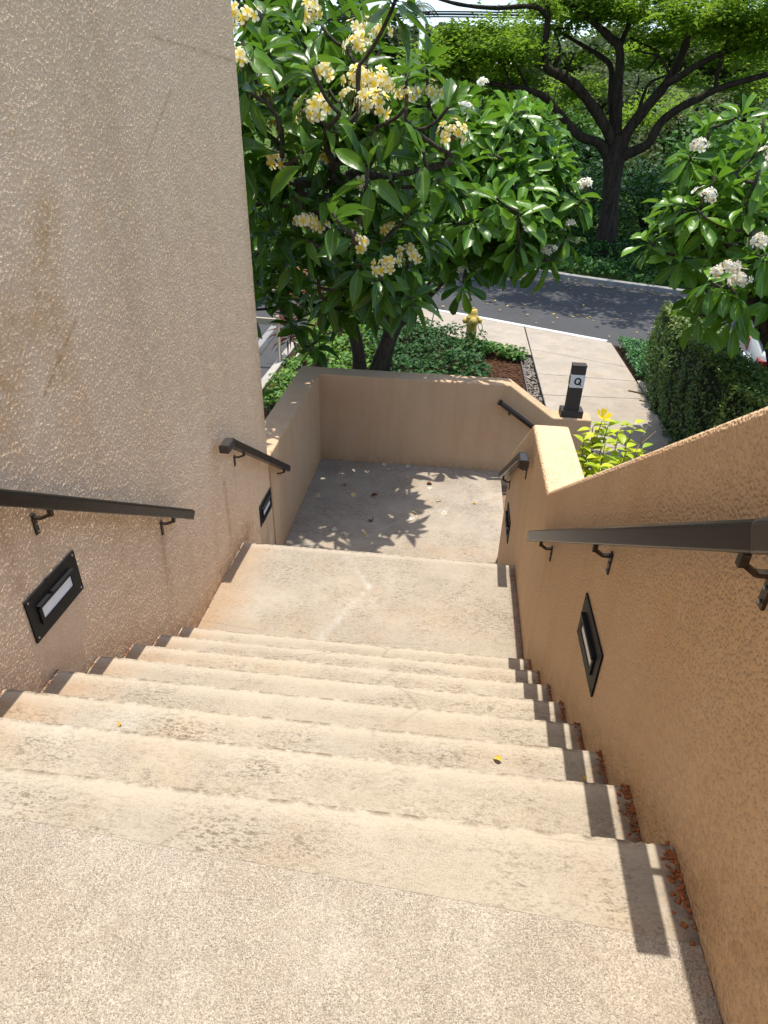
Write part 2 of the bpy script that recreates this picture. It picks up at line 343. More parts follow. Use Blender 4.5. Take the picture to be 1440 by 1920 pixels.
def raw(name, V, Fq, mat, parent=None, smooth=True, loc=None, attrs=None):
    """mesh from an array of vertices and an (M,4) or (M,3) array of faces"""
    V = np.asarray(V, np.float32); Fq = np.asarray(Fq, np.int32)
    me = bpy.data.meshes.new(name); me.vertices.add(len(V)); me.vertices.foreach_set('co', V.ravel())
    k = Fq.shape[1]; me.loops.add(Fq.size); me.polygons.add(len(Fq))
    me.loops.foreach_set('vertex_index', Fq.ravel())
    me.polygons.foreach_set('loop_start', np.arange(len(Fq), dtype=np.int32)*k)
    try: me.polygons.foreach_set('loop_total', np.full(len(Fq), k, np.int32))
    except Exception: pass
    if smooth: me.polygons.foreach_set('use_smooth', np.ones(len(Fq), bool))
    for an, av in (attrs or {}).items():
        a = me.attributes.new(an, 'FLOAT', 'POINT'); a.data.foreach_set('value', np.asarray(av, np.float32))
    me.update(calc_edges=True); me.validate()
    if mat is not None: me.materials.append(mat)
    return me if name.startswith('_') else link(name, me, None, parent, loc)
def box(bm, x0, x1, y0, y1, z0, z1, M4=None):
    vs_ = [bm.verts.new((x, y, z)) for z in (z0, z1) for x, y in ((x0, y0), (x1, y0), (x1, y1), (x0, y1))]
    if M4 is not None:
        for v in vs_: v.co = M4 @ v.co
    for f in ((0, 3, 2, 1), (4, 5, 6, 7), (0, 1, 5, 4), (1, 2, 6, 5), (2, 3, 7, 6), (3, 0, 4, 7)): bm.faces.new([vs_[i] for i in f])
    return vs_
def bevel(bm, wd, seg=2, ang=.5):
    es = [e for e in bm.edges if len(e.link_faces) == 2 and e.calc_face_angle(0) > ang]
    bmesh.ops.bevel(bm, geom=es, offset=wd, segments=seg, affect='EDGES', profile=.5)
def prism(pts, axis, a, b):
    """extrude a closed 2-D outline along an axis: 'x' -> pts are (y,z); 'y' -> (x,z); 'z' -> (x,y)"""
    bm = bmesh.new()
    def mk(p, t): return {'x': (t, p[0], p[1]), 'y': (p[0], t, p[1]), 'z': (p[0], p[1], t)}[axis]
    A = [bm.verts.new(mk(p, a)) for p in pts]; B = [bm.verts.new(mk(p, b)) for p in pts]
    bm.faces.new(A); bm.faces.new(list(reversed(B)))
    for i in range(len(pts)):
        j = (i+1) % len(pts); bm.faces.new((A[j], A[i], B[i], B[j]))
    bmesh.ops.recalc_face_normals(bm, faces=bm.faces)
    return bm
def frame(d, up=Vector((0, 0, 1))):
    d = Vector(d).normalized(); s = d.cross(up)
    if s.length < 1e-3: s = d.cross(Vector((1, 0, 0)))
    s.normalize(); return s, s.cross(d).normalized(), d
def tube_arrays(pts, rad, sides=8, cap=True):
    pts = [Vector(p) for p in pts]; V = []; Fq = []
    up = Vector((.13, .21, 1)).normalized()
    for i, p in enumerate(pts):
        d = (pts[min(i+1, len(pts)-1)] - pts[max(i-1, 0)])
        s, u, _ = frame(d, up if abs(d.normalized().dot(up)) < .97 else Vector((1, 0, 0)))
        for k in range(sides):
            a = 2*math.pi*k/sides
            V.append(p + (s*math.cos(a) + u*math.sin(a))*rad[i])
    n_ = len(pts)
    for i in range(n_-1):
        for k in range(sides):
            k2 = (k+1) % sides; Fq.append((i*sides+k, i*sides+k2, (i+1)*sides+k2, (i+1)*sides+k))
    if cap:
        for e, i in ((0, 0), (1, n_-1)):
            c = len(V); V.append(pts[i])
            for k in range(sides): Fq.append((c, i*sides+k, i*sides+(k+1) % sides, c)) if False else Fq.append((i*sides+k, i*sides+(k+1) % sides, c, c))
    return [tuple(v) for v in V], Fq
class Acc:
    def __init__(s): s.V = []; s.F = []
    def add(s, V, F_):
        o = len(s.V); s.V += [tuple(v) for v in V]; s.F += [tuple(i+o for i in f) for f in F_]
    def tube(s, pts, rad, sides=8):
        if isinstance(rad, (int, float)): rad = [rad]*len(pts)
        s.add(*tube_arrays(pts, rad, sides))
    def build(s, name, mat, parent=None, smooth=True, loc=None):
        me = bpy.data.meshes.new(name)
        F_ = [f if len(set(f)) == len(f) else tuple(dict.fromkeys(f)) for f in s.F]
        me.from_pydata(s.V, [], F_); me.update()
        if smooth: me.polygons.foreach_set('use_smooth', [True]*len(me.polygons))
        return link(name, me, mat, parent, loc)
def bez(p0, p1, p2, n_):
    p0, p1, p2 = Vector(p0), Vector(p1), Vector(p2)
    return [(1-t)**2*p0 + 2*t*(1-t)*p1 + t*t*p2 for t in [i/n_ for i in range(n_+1)]]
def smooth_path(pts, sub=4):
    """Catmull-Rom through the points"""
    P_ = [Vector(p) for p in pts]; out = []
    for i in range(len(P_)-1):
        a = P_[max(i-1, 0)]; b = P_[i]; c_ = P_[i+1]; d = P_[min(i+2, len(P_)-1)]
        for k in range(sub):
            t = k/sub
            out.append(.5*((2*b) + (c_-a)*t + (2*a-5*b+4*c_-d)*t*t + (3*b-a-3*c_+d)*t**3))
    out.append(P_[-1]); return out

# ------------------------------------------------------------------ SETTING: ground, hill, road, path
def hillz(x, y):
    t = np.interp(y, [-60, 23.2, 27, 34, 45, 60, 80, 120, 300], [-2.9, -2.9, -2.45, -1.5, 1.4, 4.6, 6.2, 6.6, 5.0])
    return t + np.where(y > 30, (x-2)*.02*np.clip((y-30)/30, 0, 1), 0)
gx = np.concatenate([np.linspace(-300, -30, 10), np.linspace(-26, 26, 30), np.linspace(30, 300, 10)])
gy = np.concatenate([np.linspace(-60, 20, 9), np.linspace(22, 80, 40), np.linspace(86, 300, 12)])
XX, YY = np.meshgrid(gx, gy); ZZ = hillz(XX, YY) + np.where(YY > 26, rng.normal(0, .12, XX.shape), 0)
nx, ny = len(gx), len(gy)
Fg = [(j*nx+i, j*nx+i+1, (j+1)*nx+i+1, (j+1)*nx+i) for j in range(ny-1) for i in range(nx-1)]
tag(raw('ground', np.stack([XX.ravel(), YY.ravel(), ZZ.ravel()], 1), Fg, M['hill']), kind='structure')

# the road runs down to the right past the end of the path; its near edge and far kerb follow gentle curves
near = [(-30, 30.5), (-14, 23.6), (-6, 19.4), (-1.06, 16.83), (.37, 16.17), (1.85, 15.4), (3.41, 14.59), (6, 13.3), (10, 11.6), (16, 9.4), (30, 5)]
far_ = [(-30, 37.5), (-14, 30.0), (-6, 26.2), (-1.2, 23.9), (.6, 23.0), (2.2, 22.2), (3.7, 21.2), (6.9, 19.65), (11, 17.6), (17, 15.2), (30, 11)]
nearP = [Vector((a, b, 0)) for a, b in near]; farP = [Vector((a, b, 0)) for a, b in far_]
nearS = smooth_path(nearP, 6); farS = smooth_path(farP, 6)
V = []; Fq = []
for i, (a, b) in enumerate(zip(nearS, farS)):
    for k in range(5):
        p = a.lerp(b, k/4); V.append((p.x, p.y, RZ + .05*math.sin(k/4*math.pi)))
for i in range(len(nearS)-1):
    for k in range(4): Fq.append((i*5+k, (i+1)*5+k, (i+1)*5+k+1, i*5+k+1))
tag(raw('road', V, Fq, M['asphalt']), kind='structure')
def strip(name, line, off0, off1, z0, z1, mat, i0=0, i1=None):
    """kerb: a closed bar between two offsets of a line (positive offset = away from the road's near side)"""
    L = line[i0:i1]; bm = bmesh.new(); rows = []
    for i, p in enumerate(L):
        d = (L[min(i+1, len(L)-1)]-L[max(i-1, 0)]).normalized(); nn = Vector((-d.y, d.x, 0))
        a = p+nn*off0; b = p+nn*off1
        rows.append([bm.verts.new((a.x, a.y, z0)), bm.verts.new((a.x, a.y, z1)), bm.verts.new((b.x, b.y, z1)), bm.verts.new((b.x, b.y, z0))])
    for r0, r1 in zip(rows, rows[1:]):
        for k in range(4): bm.faces.new((r0[k], r0[(k+1) % 4], r1[(k+1) % 4], r1[k]))
    bm.faces.new(rows[0]); bm.faces.new(list(reversed(rows[-1])))
    return tag(bm_obj(name, bm, mat), kind='structure')
strip('far_kerb', farS, .0, .28, RZ-.15, RZ+.15, M['kerb'])
strip('painted_kerb', nearS, -.145, -.002, RZ-.15, G+.006, M['kerb_white'], 12, 37)
# pavement and path: concrete slabs with recessed joints
pv = empty('pavement', (0, 0, 0), None, None); pv['kind'] = 'structure'
def slab(pts, z=G):
    bm = prism(pts, 'z', z-.12, z); bevel(bm, .008, 1); return bm_obj('slab', bm, M['path'], pv)
def near_y(x):
    for a, b in zip(nearS, nearS[1:]):
        if a.x <= x <= b.x: return a.y + (b.y-a.y)*(x-a.x)/(b.x-a.x) - .16
    return 10
g = .010
PX0, PX1 = 1.655, 3.46
ys = [(5.35, 5.35), (6.9, 6.9), (8.95, 8.98), (10.98, 11.08), (12.08, 11.98), (13.62, 12.78)]
for (a0, a1), (b0, b1) in zip(ys, ys[1:]):
    slab([(PX0, a0+g), (PX1, a1+g), (PX1, b1-g), (PX0, b0-g)])
tops = [(x, near_y(x)) for x in (3.45, 3.0, 2.5, 2.0, 1.66)]
slab([(PX0, 13.62+g), (PX1, 12.78+g)] + tops)
inner = [(1.645, 13.22), (1.0, 13.42), (.55, 13.75), (.0, 14.25), (-.5, 14.75)]
slab([(1.635, 13.24)] + [(x, near_y(x)) for x in (1.635, 1.2, .8, .4, 0, -.49)] + list(reversed(inner[1:])))
inner2 = [(-.52, 14.77), (-1.5, 15.6), (-3, 16.6), (-5, 17.7)]
slab([(x, near_y(x)) for x in (-.51, -1.5, -3, -5)] + list(reversed(inner2)))
# low slab to the right of the path by the hedge
slab([(PX1+.03, 10.75), (4.05, 10.9), (4.05, 12.05), (PX1+.03, 12.05)], G-.004)
# beds: soil sheets
def sheet(name, pts, z, mat, sub=0):
    bm = bmesh.new(); vs_ = [bm.verts.new((x, y, z)) for x, y in pts]; bm.faces.new(vs_)
    return tag(bm_obj(name, bm, mat), kind='structure')
sheet('garden_soil', [(-3.22, 4.8), (1.63, 7.2), (1.63, 13.2), (1.0, 13.4), (.55, 13.73), (0, 14.23), (-.5, 14.73), (-1.5, 15.57), (-2.6, 16.3), (-3.22, 15)], G-.06, M['soil'])
sheet('planting_soil', [(.87, -4), (9, -4), (9, 8), (3.49, 10.7), (3.49, 5.3), (.87, 5.3)], G-.055, M['soil'])
sheet('verge_soil', [(3.49, 12.08), (4.05, 12.08), (4.05, 10.7), (3.49, 10.7), (9, 6.5), (9, 10), (4.6, 13.85), (3.49, 14.42)], G-.05, M['soil'])
sheet('mulch', [(.35, 9.5), (1.36, 10.2), (1.42, 13.15), (.62, 13.45), (.35, 12.6)], G-.045, M['mulch'])
sheet('parking_lot', [(-22, 4), (-3.36, 4), (-3.36, 14.9), (-4.0, 17.0), (-22, 24)], RZ+.01, M['asphalt'])
bm = prism([(-3.36, 4), (-3.21, 4), (-3.21, 13.6), (-3.36, 14.2)], 'z', RZ-.1, G+.02); bevel(bm, .015, 2)
tag(bm_obj('kerb', bm, plain('pale_kerb', (.36, .33, .28), .85, 0, .2, .2, 4)), kind='structure')
sheet('driveway', [(3.9, 14.2), (4.6, 13.4), (9, 9.5), (14, 7), (16, 9.3), (10, 11.5), (6, 13.2)], RZ+.006, M['asphalt'])
sheet('driveway_inner', [(4.9, 6), (14, 3), (14, 7), (9, 9.5), (4.9, 13.1)], RZ+.002, M['asphalt'])

# ------------------------------------------------------------------ STAIRS
def tread_piece(name, y_back, y_front, z, mat, parent, drop, skewb=0, skewf=0, x0=XL+.003, x1=XR-.002, nose_r=.010, seg=150, lip=True):
    prof = [(y_back, z-drop), (y_back, z)]
    if lip: prof += [(y_front-.075, z), (y_front-nose_r-.018, z), (y_front-nose_r, z), (y_front-nose_r*.3, z-nose_r*.3), (y_front, z-nose_r), (y_front-.004, z-drop)]
    else: prof += [(y_front, z), (y_front, z-drop)]
    V = []; Fq = []; m = len(prof)
    j1 = np.convolve(rng.normal(0, 1, seg+9), np.ones(4)/4, 'same')[4:seg+5]*.0014 + np.where(rng.random(seg+1) < .025, -.005, 0)
    j2 = np.convolve(rng.normal(0, 1, seg+9), np.ones(3)/3, 'same')[4:seg+5]*.0014 + np.where(rng.random(seg+1) < .025, -.004, 0)
    for i in range(seg+1):
        x = x0 + (x1-x0)*i/seg
        for k, (y, zz) in enumerate(prof):
            yy, z2 = y, zz
            if lip and k in (4, 5, 6): yy += j1[i]; z2 += (-abs(j2[i]) if k > 4 else -abs(j2[i])*.2)
            if skewb and k in (0, 1): yy += skewb*(x)
            if skewf and k not in (0, 1): yy += skewf*x
            V.append((x, yy, z2))
    for i in range(seg):
        for k in range(m):
            k2 = (k+1) % m; Fq.append((i*m+k, (i+1)*m+k, (i+1)*m+k2, i*m+k2))
    me = bpy.data.meshes.new(name); me.from_pydata(V, [], Fq + [tuple(range(m)), tuple(reversed(range(seg*m, seg*m+m)))]); me.update()
    ea = me.attributes.new('edge', 'FLOAT', 'POINT'); ea.data.foreach_set('value', np.tile(np.array([0, 0, 0, .7, .95, 1, 1, .6] if lip else [0]*4, np.float32), seg+1))
    return link(name, me, mat, parent)
st = empty('concrete_stairs', (0, Y0, 0), 'long flight of worn beige concrete steps between two stucco walls', 'stairs')
def relink(o, root):
    o.parent = root; o.matrix_parent_inverse = Matrix.Translation(-Vector(root.location)); return o
def stp(*a, **k):
    o = tread_piece(*a, None, **k); return relink(o, st)
def stp(name, yb, yf, z, mat, drop, **k):
    return relink(tread_piece(name, yb, yf, z, mat, None, drop, **k), st)
stp('landing', -3.0, .774, 0, M['aggregate'], .3, lip=False, skewf=-.055)
stp('step', .7745, nose(0), .0, M['concrete'], .3, skewb=-.055)
for k in range(1, 8): stp('step', nose(k-1)+.0005, nose(k), -k*RIS - (.008 if k == 1 else 0), M['concrete'], .36)
stp('landing', nose(7)+.0005, YM, ZM, M['concrete_mid'], .36)
lo = (ZM-ZL)/4
for k in range(1, 4): stp('step', YM+TRD*(k-1)+.0005, YM+TRD*k, ZM-k*lo, M['concrete'], .36, x0=XLL+.003 if k == 3 else XL+.003)
stp('landing', YM+TRD*3+.0005, YF-.004, ZL, M['concrete_low'], .5, lip=False, x0=XLL+.003, x1=XR+.1)
# upper landing's front gap joint and the last two steps that turn off to the right of the lower landing
for k in range(2):
    bm = bmesh.new(); box(bm, XR+.101+.3*k, XR+.40+.3*k, 5.40, YF-.004, G-.2, ZL-.19*(k+1) if k == 0 else G+.02); bevel(bm, .012, 2)
    relink(bm_obj('step', bm, M['concrete']), st)

# ------------------------------------------------------------------ WALLS
def fft_relief(ny_, nz_, step, lo, hi, seed):
    """band-passed random relief, unit variance"""
    r = np.random.default_rng(seed); f = np.fft.rfft2(r.normal(size=(ny_, nz_)))
    ky = np.fft.fftfreq(ny_, step)[:, None]; kz = np.fft.rfftfreq(nz_, step)[None]
    k = np.hypot(ky, kz); f *= np.exp(-(k*lo)**2*2.2)*(1-np.exp(-(k*hi)**2*2.2)); a = np.fft.irfft2(f, s=(ny_, nz_)); return a/a.std()
def building():
    root = empty('stucco_building', (XL, 4.9, -3), 'tall beige rough stucco building side rising along the left of the stairs', 'building')
    bm = prism([(-4, -3.2), (4.93, -3.2), (4.93, 6.5), (-4, 6.5)], 'x', XL-1.6, XL-.03); relink(bm_obj('core', bm, M['stucco_left']), root)
    stp_ = .0052; y0, y1, z0, z1 = .30, 4.94, -1.62, 2.32
    Ny, Nz = int((y1-y0)/stp_), int((z1-z0)/stp_)
    Hh = np.clip(fft_relief(Ny, Nz, stp_, .0068, .022, 3), -.45, 1.35) ; H2 = fft_relief(Ny, Nz, stp_, .05, .5, 4); H3 = fft_relief(Ny, Nz, stp_, .4, 2.5, 5)
    yy = np.linspace(y0, y1, Ny); zz = np.linspace(z0, z1, Nz)
    amp = np.interp(yy, [y0, 3.6, 4.6, y1], [1, 1, .75, .45])[:, None]*np.interp(zz, [z0, -1.0, .2, z1], [.8, .85, 1, 1])[None]
    X_ = XL + (.0017*Hh + .00035*H2)*amp + .0018*H3*0 - .001
    edge = np.clip((yy-(y1-.022))/.022, 0, 1)[:, None]; X_ = X_ - .022*(1-np.sqrt(np.maximum(0, 1-edge**2)))     # rounded corner
    Yg, Zg = np.meshgrid(yy, zz, indexing='ij')
    V = np.stack([X_, Yg, Zg], -1).reshape(-1, 3); id_ = np.arange(Ny*Nz).reshape(Ny, Nz)
    Fq = np.stack([id_[:-1, :-1], id_[1:, :-1], id_[1:, 1:], id_[:-1, 1:]], -1).reshape(-1, 4)
    relink(raw('wall', V, Fq, M['stucco_left']), root)
    for (a, b, c_, d) in ((-4, y0, -3.2, 6.5), (y0, 4.94, z1, 6.5), (y0, 4.94, -3.2, z0)):
        bm = bmesh.new(); box(bm, XL-.029, XL-.001, a, b, c_, d); relink(bm_obj('wall', bm, M['stucco_left']), root)
    bm = bmesh.new(); box(bm, XL-.029, XL-.023, 4.931, 4.9395, z0, z1); relink(bm_obj('wall', bm, M['stucco_left']), root)
building()
TW = .255
lw = empty('landing_wall', (XLL, YF, ZL), 'low tan stucco wall wrapping the back of the lower landing, leaf shadows on its top', 'wall')
TOP = -1.122
bm = prism([(4.9425, -3.2), (YF+.2449, -3.2), (YF+.2449, TOP), (4.9425, TOP)], 'x', XLL-TW, XLL)
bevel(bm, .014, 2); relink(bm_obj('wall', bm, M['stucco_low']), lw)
bm = prism([(XLL-.04, -3.2), (1.67, -3.2), (1.67, -1.485), (1.225, -1.485), (.70, TOP-.002), (XLL-.04, TOP-.002)], 'y', YF, YF+.243)
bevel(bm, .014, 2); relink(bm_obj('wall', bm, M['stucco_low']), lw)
# right wall: slope, level, slope
sl = .655
ztop = lambda y: -.352 + (3.29-y)*sl
bm = prism([(-4, -3.2), (5.30, -3.2), (5.30, -1.10), (4.24, -.358), (3.29, -.358), (1.0, ztop(1.0)), (.2, ztop(1.0)+.30), (-4, ztop(1.0)+.30)], 'x', XR, XR+.245)
bevel(bm, .022, 3)
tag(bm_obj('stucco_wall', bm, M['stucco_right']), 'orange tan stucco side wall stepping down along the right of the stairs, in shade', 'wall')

# ------------------------------------------------------------------ rust crumbs in the joint of tread and right wall
def lumps(centers, sizes, sq=.6):
    base = np.array([(1, 0, 0), (0, 1, 0), (-1, 0, 0), (0, -1, 0), (0, 0, 1), (0, 0, -1)], float)
    fc = np.array([(0, 1, 4), (1, 2, 4), (2, 3, 4), (3, 0, 4), (1, 0, 5), (2, 1, 5), (3, 2, 5), (0, 3, 5)])
    n_ = len(centers); V = np.empty((n_, 6, 3))
    for i in range(n_):
        s = sizes[i]*rng.uniform(.55, 1.3, (6, 1))*np.array([1, 1, sq]); a = rng.uniform(0, 6.28); c_, s_ = math.cos(a), math.sin(a)
        v = base*s; V[i] = np.stack([v[:, 0]*c_-v[:, 1]*s_, v[:, 0]*s_+v[:, 1]*c_*rng.uniform(.5, 1), v[:, 2]], 1) + centers[i]
    return V.reshape(-1, 3), (fc[None]+6*np.arange(n_)[:, None, None]).reshape(-1, 3)
cs, sz = [], []
for k in range(0, 9):
    yb = nose(k-1) if k else .74; yf = nose(k) if k < 8 else nose(7)+.35; z = -k*RIS - (.008 if k == 1 else 0)
    for _ in range(110 if k < 2 else 95 if k < 3 else 60):
        y = yf - abs(rng.normal(0, .10)) if k < 8 else rng.uniform(yb, yf)
        if y < yb: continue
        cs.append((XR-.001-abs(rng.normal(0, .008 if k > 1 else .014)), y, z+.001)); sz.append(rng.uniform(.002, .0075 if k > 1 else .009))
V, F3 = lumps(cs, sz)
tag(raw('rust_crumbs', V, F3, M['rust'], smooth=False), 'orange crumbs of peeled paint lying in the joint along the right wall', 'crumbs', kind='stuff')
cs, sz = [], []
for k in range(1, 9):
    for _ in range(34):
        y = rng.uniform(nose(k-1), nose(k)) if k < 8 else rng.uniform(nose(7), YM); z = -k*RIS
        cs.append((XL+.003+abs(rng.normal(0, .005)), y, z+.001)); sz.append(rng.uniform(.002, .007))
V, F3 = lumps(cs, sz)
tag(raw('rust_crumbs', V, F3, M['rust'], smooth=False), 'orange crumbs of peeled paint lying in the joint along the left wall', 'crumbs', kind='stuff')

# ------------------------------------------------------------------ HANDRAILS
def rail_bar(path, half_w, hh):
    """rounded rectangular bar swept along a path in the y-z plane (x constant)"""
    sec = []
    rr = .014
    for (cx, cz, a0) in ((half_w-rr, hh-rr, 0), (-half_w+rr, hh-rr, 90), (-half_w+.004, -hh+.004, 180), (half_w-.004, -hh+.004, 270)):
        r_ = rr if cz > 0 else .004
        for q in range(4):
            a = R_(a0+q*30); sec.append((cx+r_*math.cos(a), cz+r_*math.sin(a)))
    V = []; n_ = len(sec); P_ = [Vector(p) for p in path]
    for i, p in enumerate(P_):
        d0 = (P_[i]-P_[i-1]).normalized() if i else (P_[1]-P_[0]).normalized()
        d1 = (P_[i+1]-P_[i]).normalized() if i < len(P_)-1 else d0
        t = (d0+d1).normalized(); sc = 1/max(.5, t.dot(d1))
        s = t.cross(Vector((0, 0, 1))).normalized(); u = s.cross(t).normalized()
        for a, b in sec: V.append(p + s*a + u*b*sc)
    Fq = [(i*n_+k, i*n_+(k+1) % n_, (i+1)*n_+(k+1) % n_, (i+1)*n_+k) for i in range(len(P_)-1) for k in range(n_)]
    return V, Fq, n_
def bar_obj(name, path, mat, root, hw=.033, hh=.029):
    V, Fq, n_ = rail_bar(path, hw, hh)
    me = bpy.data.meshes.new(name); me.from_pydata([tuple(v) for v in V], [], Fq+[tuple(range(n_)), tuple(reversed(range(len(V)-n_, len(V))))]); me.update()
    bm = bmesh.new(); bm.from_mesh(me); bmesh.ops.recalc_face_normals(bm, faces=bm.faces); bm.to_mesh(me); bm.free()
    return relink(link(name, me, mat), root)
def bracket(root, x, wallx, y, z, slope, hh=.029):
    """flat steel arm from a wall foot up to a saddle under the bar"""
    s = 1 if wallx > x else -1
    br = bmesh.new()
    dz = .046
    box(br, min(wallx, wallx-s*.007), max(wallx, wallx-s*.007), y-.011, y+.011, z-hh-dz-.075, z-hh-dz+.012)     # foot plate on the wall
    o = relink(bm_obj('bracket', br, M['bracket']), root)
    a = bmesh.new(); xw = wallx-s*.007
    Mx = Matrix.Translation((0, y, 0))
    box(a, min(xw, xw-s*.028), max(xw, xw-s*.028), y-.008, y+.008, z-hh-dz-.006, z-hh-dz+.004)
    p0 = Vector((xw-s*.028, y, z-hh-dz-.001)); p1 = Vector((x+s*.006, y, z-hh-.030)); 
    d = p1-p0; L = d.length; ang = math.atan2(d.z, d.x)
    box(a, 0, L, -.008, .008, -.005, .005, Matrix.Translation(p0) @ Matrix.Rotation(-ang, 4, 'Y'))
    box(a, x-.008 if s > 0 else x-.008, x+.008, y-.008, y+.008, z-hh-.033, z-hh-.004)
    oa = bm_obj('arm', a, M['bracket']); oa.parent = o; 
    sd_ = bmesh.new(); box(sd_, -.012, .012, -.035, .035, -.003, .003, Matrix.Translation((x, y, z-hh-.0035)) @ Matrix.Rotation(math.atan(-slope), 4, 'X'))
    os_ = bm_obj('saddle', sd_, M['bracket']); os_.parent = o
    for dzz in (-.062, -.03):
        c_ = bmesh.new(); bmesh.ops.create_cone(c_, cap_ends=True, segments=8, radius1=.005, radius2=.004, depth=.004, matrix=Matrix.Translation((wallx-s*.009, y, z-hh-dz+dzz)) @ Matrix.Rotation(R_(90), 4, 'Y'))
        q = bm_obj('screw', c_, M['screw']); q.parent = o
RS = .657
def handrail(label, side, y_top, z_top, y_end, cap_len, br_y, cap_slope=0):
    wallx = XL if side < 0 else XR; x = wallx + (.078 if side < 0 else -.064)
    root = empty('handrail', (x, y_top, z_top), label, 'handrail', 'dark bronze handrails along the stair walls')
    zf = lambda y: z_top - (y-y_top)*RS
    bar_obj('bar', [(x, y_top+.0, z_top), (x, (y_top+y_end)/2, zf((y_top+y_end)/2)), (x, y_end-.012, zf(y_end-.012)), (x, y_end, zf(y_end)-.004)], M['rail'], root)
    if cap_len:
        bar_obj('end_cap', [(x, y_top-cap_len, z_top+.001+cap_slope*cap_len), (x, y_top-.02, z_top+.001+cap_slope*.02), (x, y_top-.0015, z_top)], M['rail_end'], root, .0335, .0295)
    for y in br_y: bracket(root, x, wallx, y, zf(y), RS)
    return root
handrail('long dark handrail on the tall left wall above the bigger step light', -1, .55, 1.09, 3.06, .12, (.95, 1.91, 2.86))
handrail('long thick dark handrail on the right wall nearest the viewer', 1, .945, .870, 3.15, .085, (1.0, 1.9, 2.87), RS)
handrail('short dark handrail on the left wall above the middle landing and lower steps', -1, 3.84, -.463, 5.25, .12, (4.1, 5.14))
handrail('short dark handrail on the right wall below the pale wall cap, above the lower steps', 1, 4.06, -.525, 5.22, .12, (4.2, 5.1))
# round rail on the far wall going down to the right
root = empty('handrail', (.55, YF-.075, -1.25), 'short dark round handrail slanting down the back wall beside the letter post', 'handrail', 'dark bronze handrails along the stair walls')
zfar = lambda x: -1.315 - (x-.61)*.68
a = Acc(); a.tube([(.60, YF-.075, zfar(.60)), (.62, YF-.075, zfar(.62)), (1.5, YF-.075, zfar(1.5))], [.024, .030, .030], 14)
relink(a.build('bar', M['rail']), root)
a = Acc(); a.tube([(.585, YF-.075, zfar(.585)), (.605, YF-.075, zfar(.605))], [.034, .034], 14); relink(a.build('end_cap', M['rail']), root)
for xx in (.72, 1.3):
    a = Acc(); a.tube([(xx, YF-.075, zfar(xx)-.025), (xx, YF-.075, zfar(xx)-.06), (xx, YF-.001, zfar(xx)-.075)], [.009, .009, .009], 8); relink(a.build('bracket', M['bracket']), root)

# ------------------------------------------------------------------ STEP LIGHTS
def step_light(label, side, yc, zc):
    wx = XL if side < 0 else XR; s = -side                     # s: outwards of the wall
    root = empty('step_light', (wx, yc, zc), label, 'wall light', 'black step lights set in the stair walls')
    def bx(name, mat, o0, o1, y0, y1, z0, z1, bv=0):
        bm = bmesh.new(); box(bm, min(s*o0, s*o1), max(s*o0, s*o1), y0, y1, z0, z1)
        if bv: bevel(bm, bv, 1)
        return bm_obj(name, bm, mat, root)
    bx('plate', M['light_plate'], .001, .008, -.176, .176, -.101, .101, .002)
    h = bx('hood', M['light_plate'], .0081, .024, -.125, .125, .030, .044, .002)
    for (y0, y1, z0, z1) in ((-.125, -.107, -.044, .0299), (.107, .125, -.044, .0299), (-.1069, .1069, -.044, -.032)):
        bx('housing', M['light_plate'], .0081, .016, y0, y1, z0, z1, .002)
    bx('lens', M['lens'], .0081, .012, -.1065, .1065, -.0318, .0298)
    for y in (-.16, .16):
        for z in (-.085, .085):
            bm = bmesh.new(); bmesh.ops.create_uvsphere(bm, u_segments=8, v_segments=5, radius=.005, matrix=Matrix.Translation((s*.008, y, z)) @ Matrix.Scale(.5, 4, (1, 0, 0)))
            bm_obj('screw', bm, M['screw'] if side < 0 else M['light_plate'], root, True)
step_light('black step light in the left wall just below the long left handrail', -1, 1.90, -.245)
step_light('small black step light low on the left wall beyond the middle landing', -1, 4.74, -1.515)
step_light('black step light in the orange right wall below the long right handrail', 1, 1.90, -.235)
step_light('black step light at the end of the right wall, seen almost edge-on', 1, 4.83, -1.54)

# ------------------------------------------------------------------ BOLLARD with the letter Q
bp = Vector((1.44, YF+.125, -1.485))
root = empty('letter_post', bp, 'short dark brown post with a white band lettered Q standing on the wall end', 'post')
bm = bmesh.new(); box(bm, -.125, .125, -.085, .085, .0, .082); bevel(bm, .006, 2); bm_obj('base', bm, M['post_dark'], root)
bm = bmesh.new(); box(bm, -.075, .075, -.055, .055, .0821, .60); bevel(bm, .005, 2); bm_obj('shaft', bm, M['post_dark'], root)
bm = bmesh.new(); box(bm, -.0785, .0785, -.0585, .0585, .355, .505); bevel(bm, .002, 1); pn = bm_obj('sign_panel', bm, M['white_panel'], root)
bm = bmesh.new(); box(bm, -.079, .079, -.059, .059, .6001, .612); bevel(bm, .003, 1); bm_obj('cap', bm, M['post_dark'], root)
def letterQ(mapf):
    bm = bmesh.new(); N = 40; ro = []; ri = []
    for i in range(N):
        a = 2*math.pi*i/N
        ro.append(bm.verts.new(mapf(.040*math.cos(a), .043*math.sin(a), .0022))); ri.append(bm.verts.new(mapf(.021*math.cos(a), .026*math.sin(a), .0022)))
    for i in range(N):
        j = (i+1) % N; bm.faces.new((ro[i], ro[j], ri[j], ri[i]))
    t = [bm.verts.new(mapf(x, y, .0030)) for x, y in ((.003, -.010), (.017, -.006), (.046, -.044), (.028, -.047))]; bm.faces.new(t)
    geo = bmesh.ops.extrude_face_region(bm, geom=list(bm.faces)); 
    dv = Vector(mapf(0, 0, 0.0006)) - Vector(mapf(0, 0, .0022))
    for v in geo['geom']:
        if isinstance(v, bmesh.types.BMVert): v.co += dv
    return bm
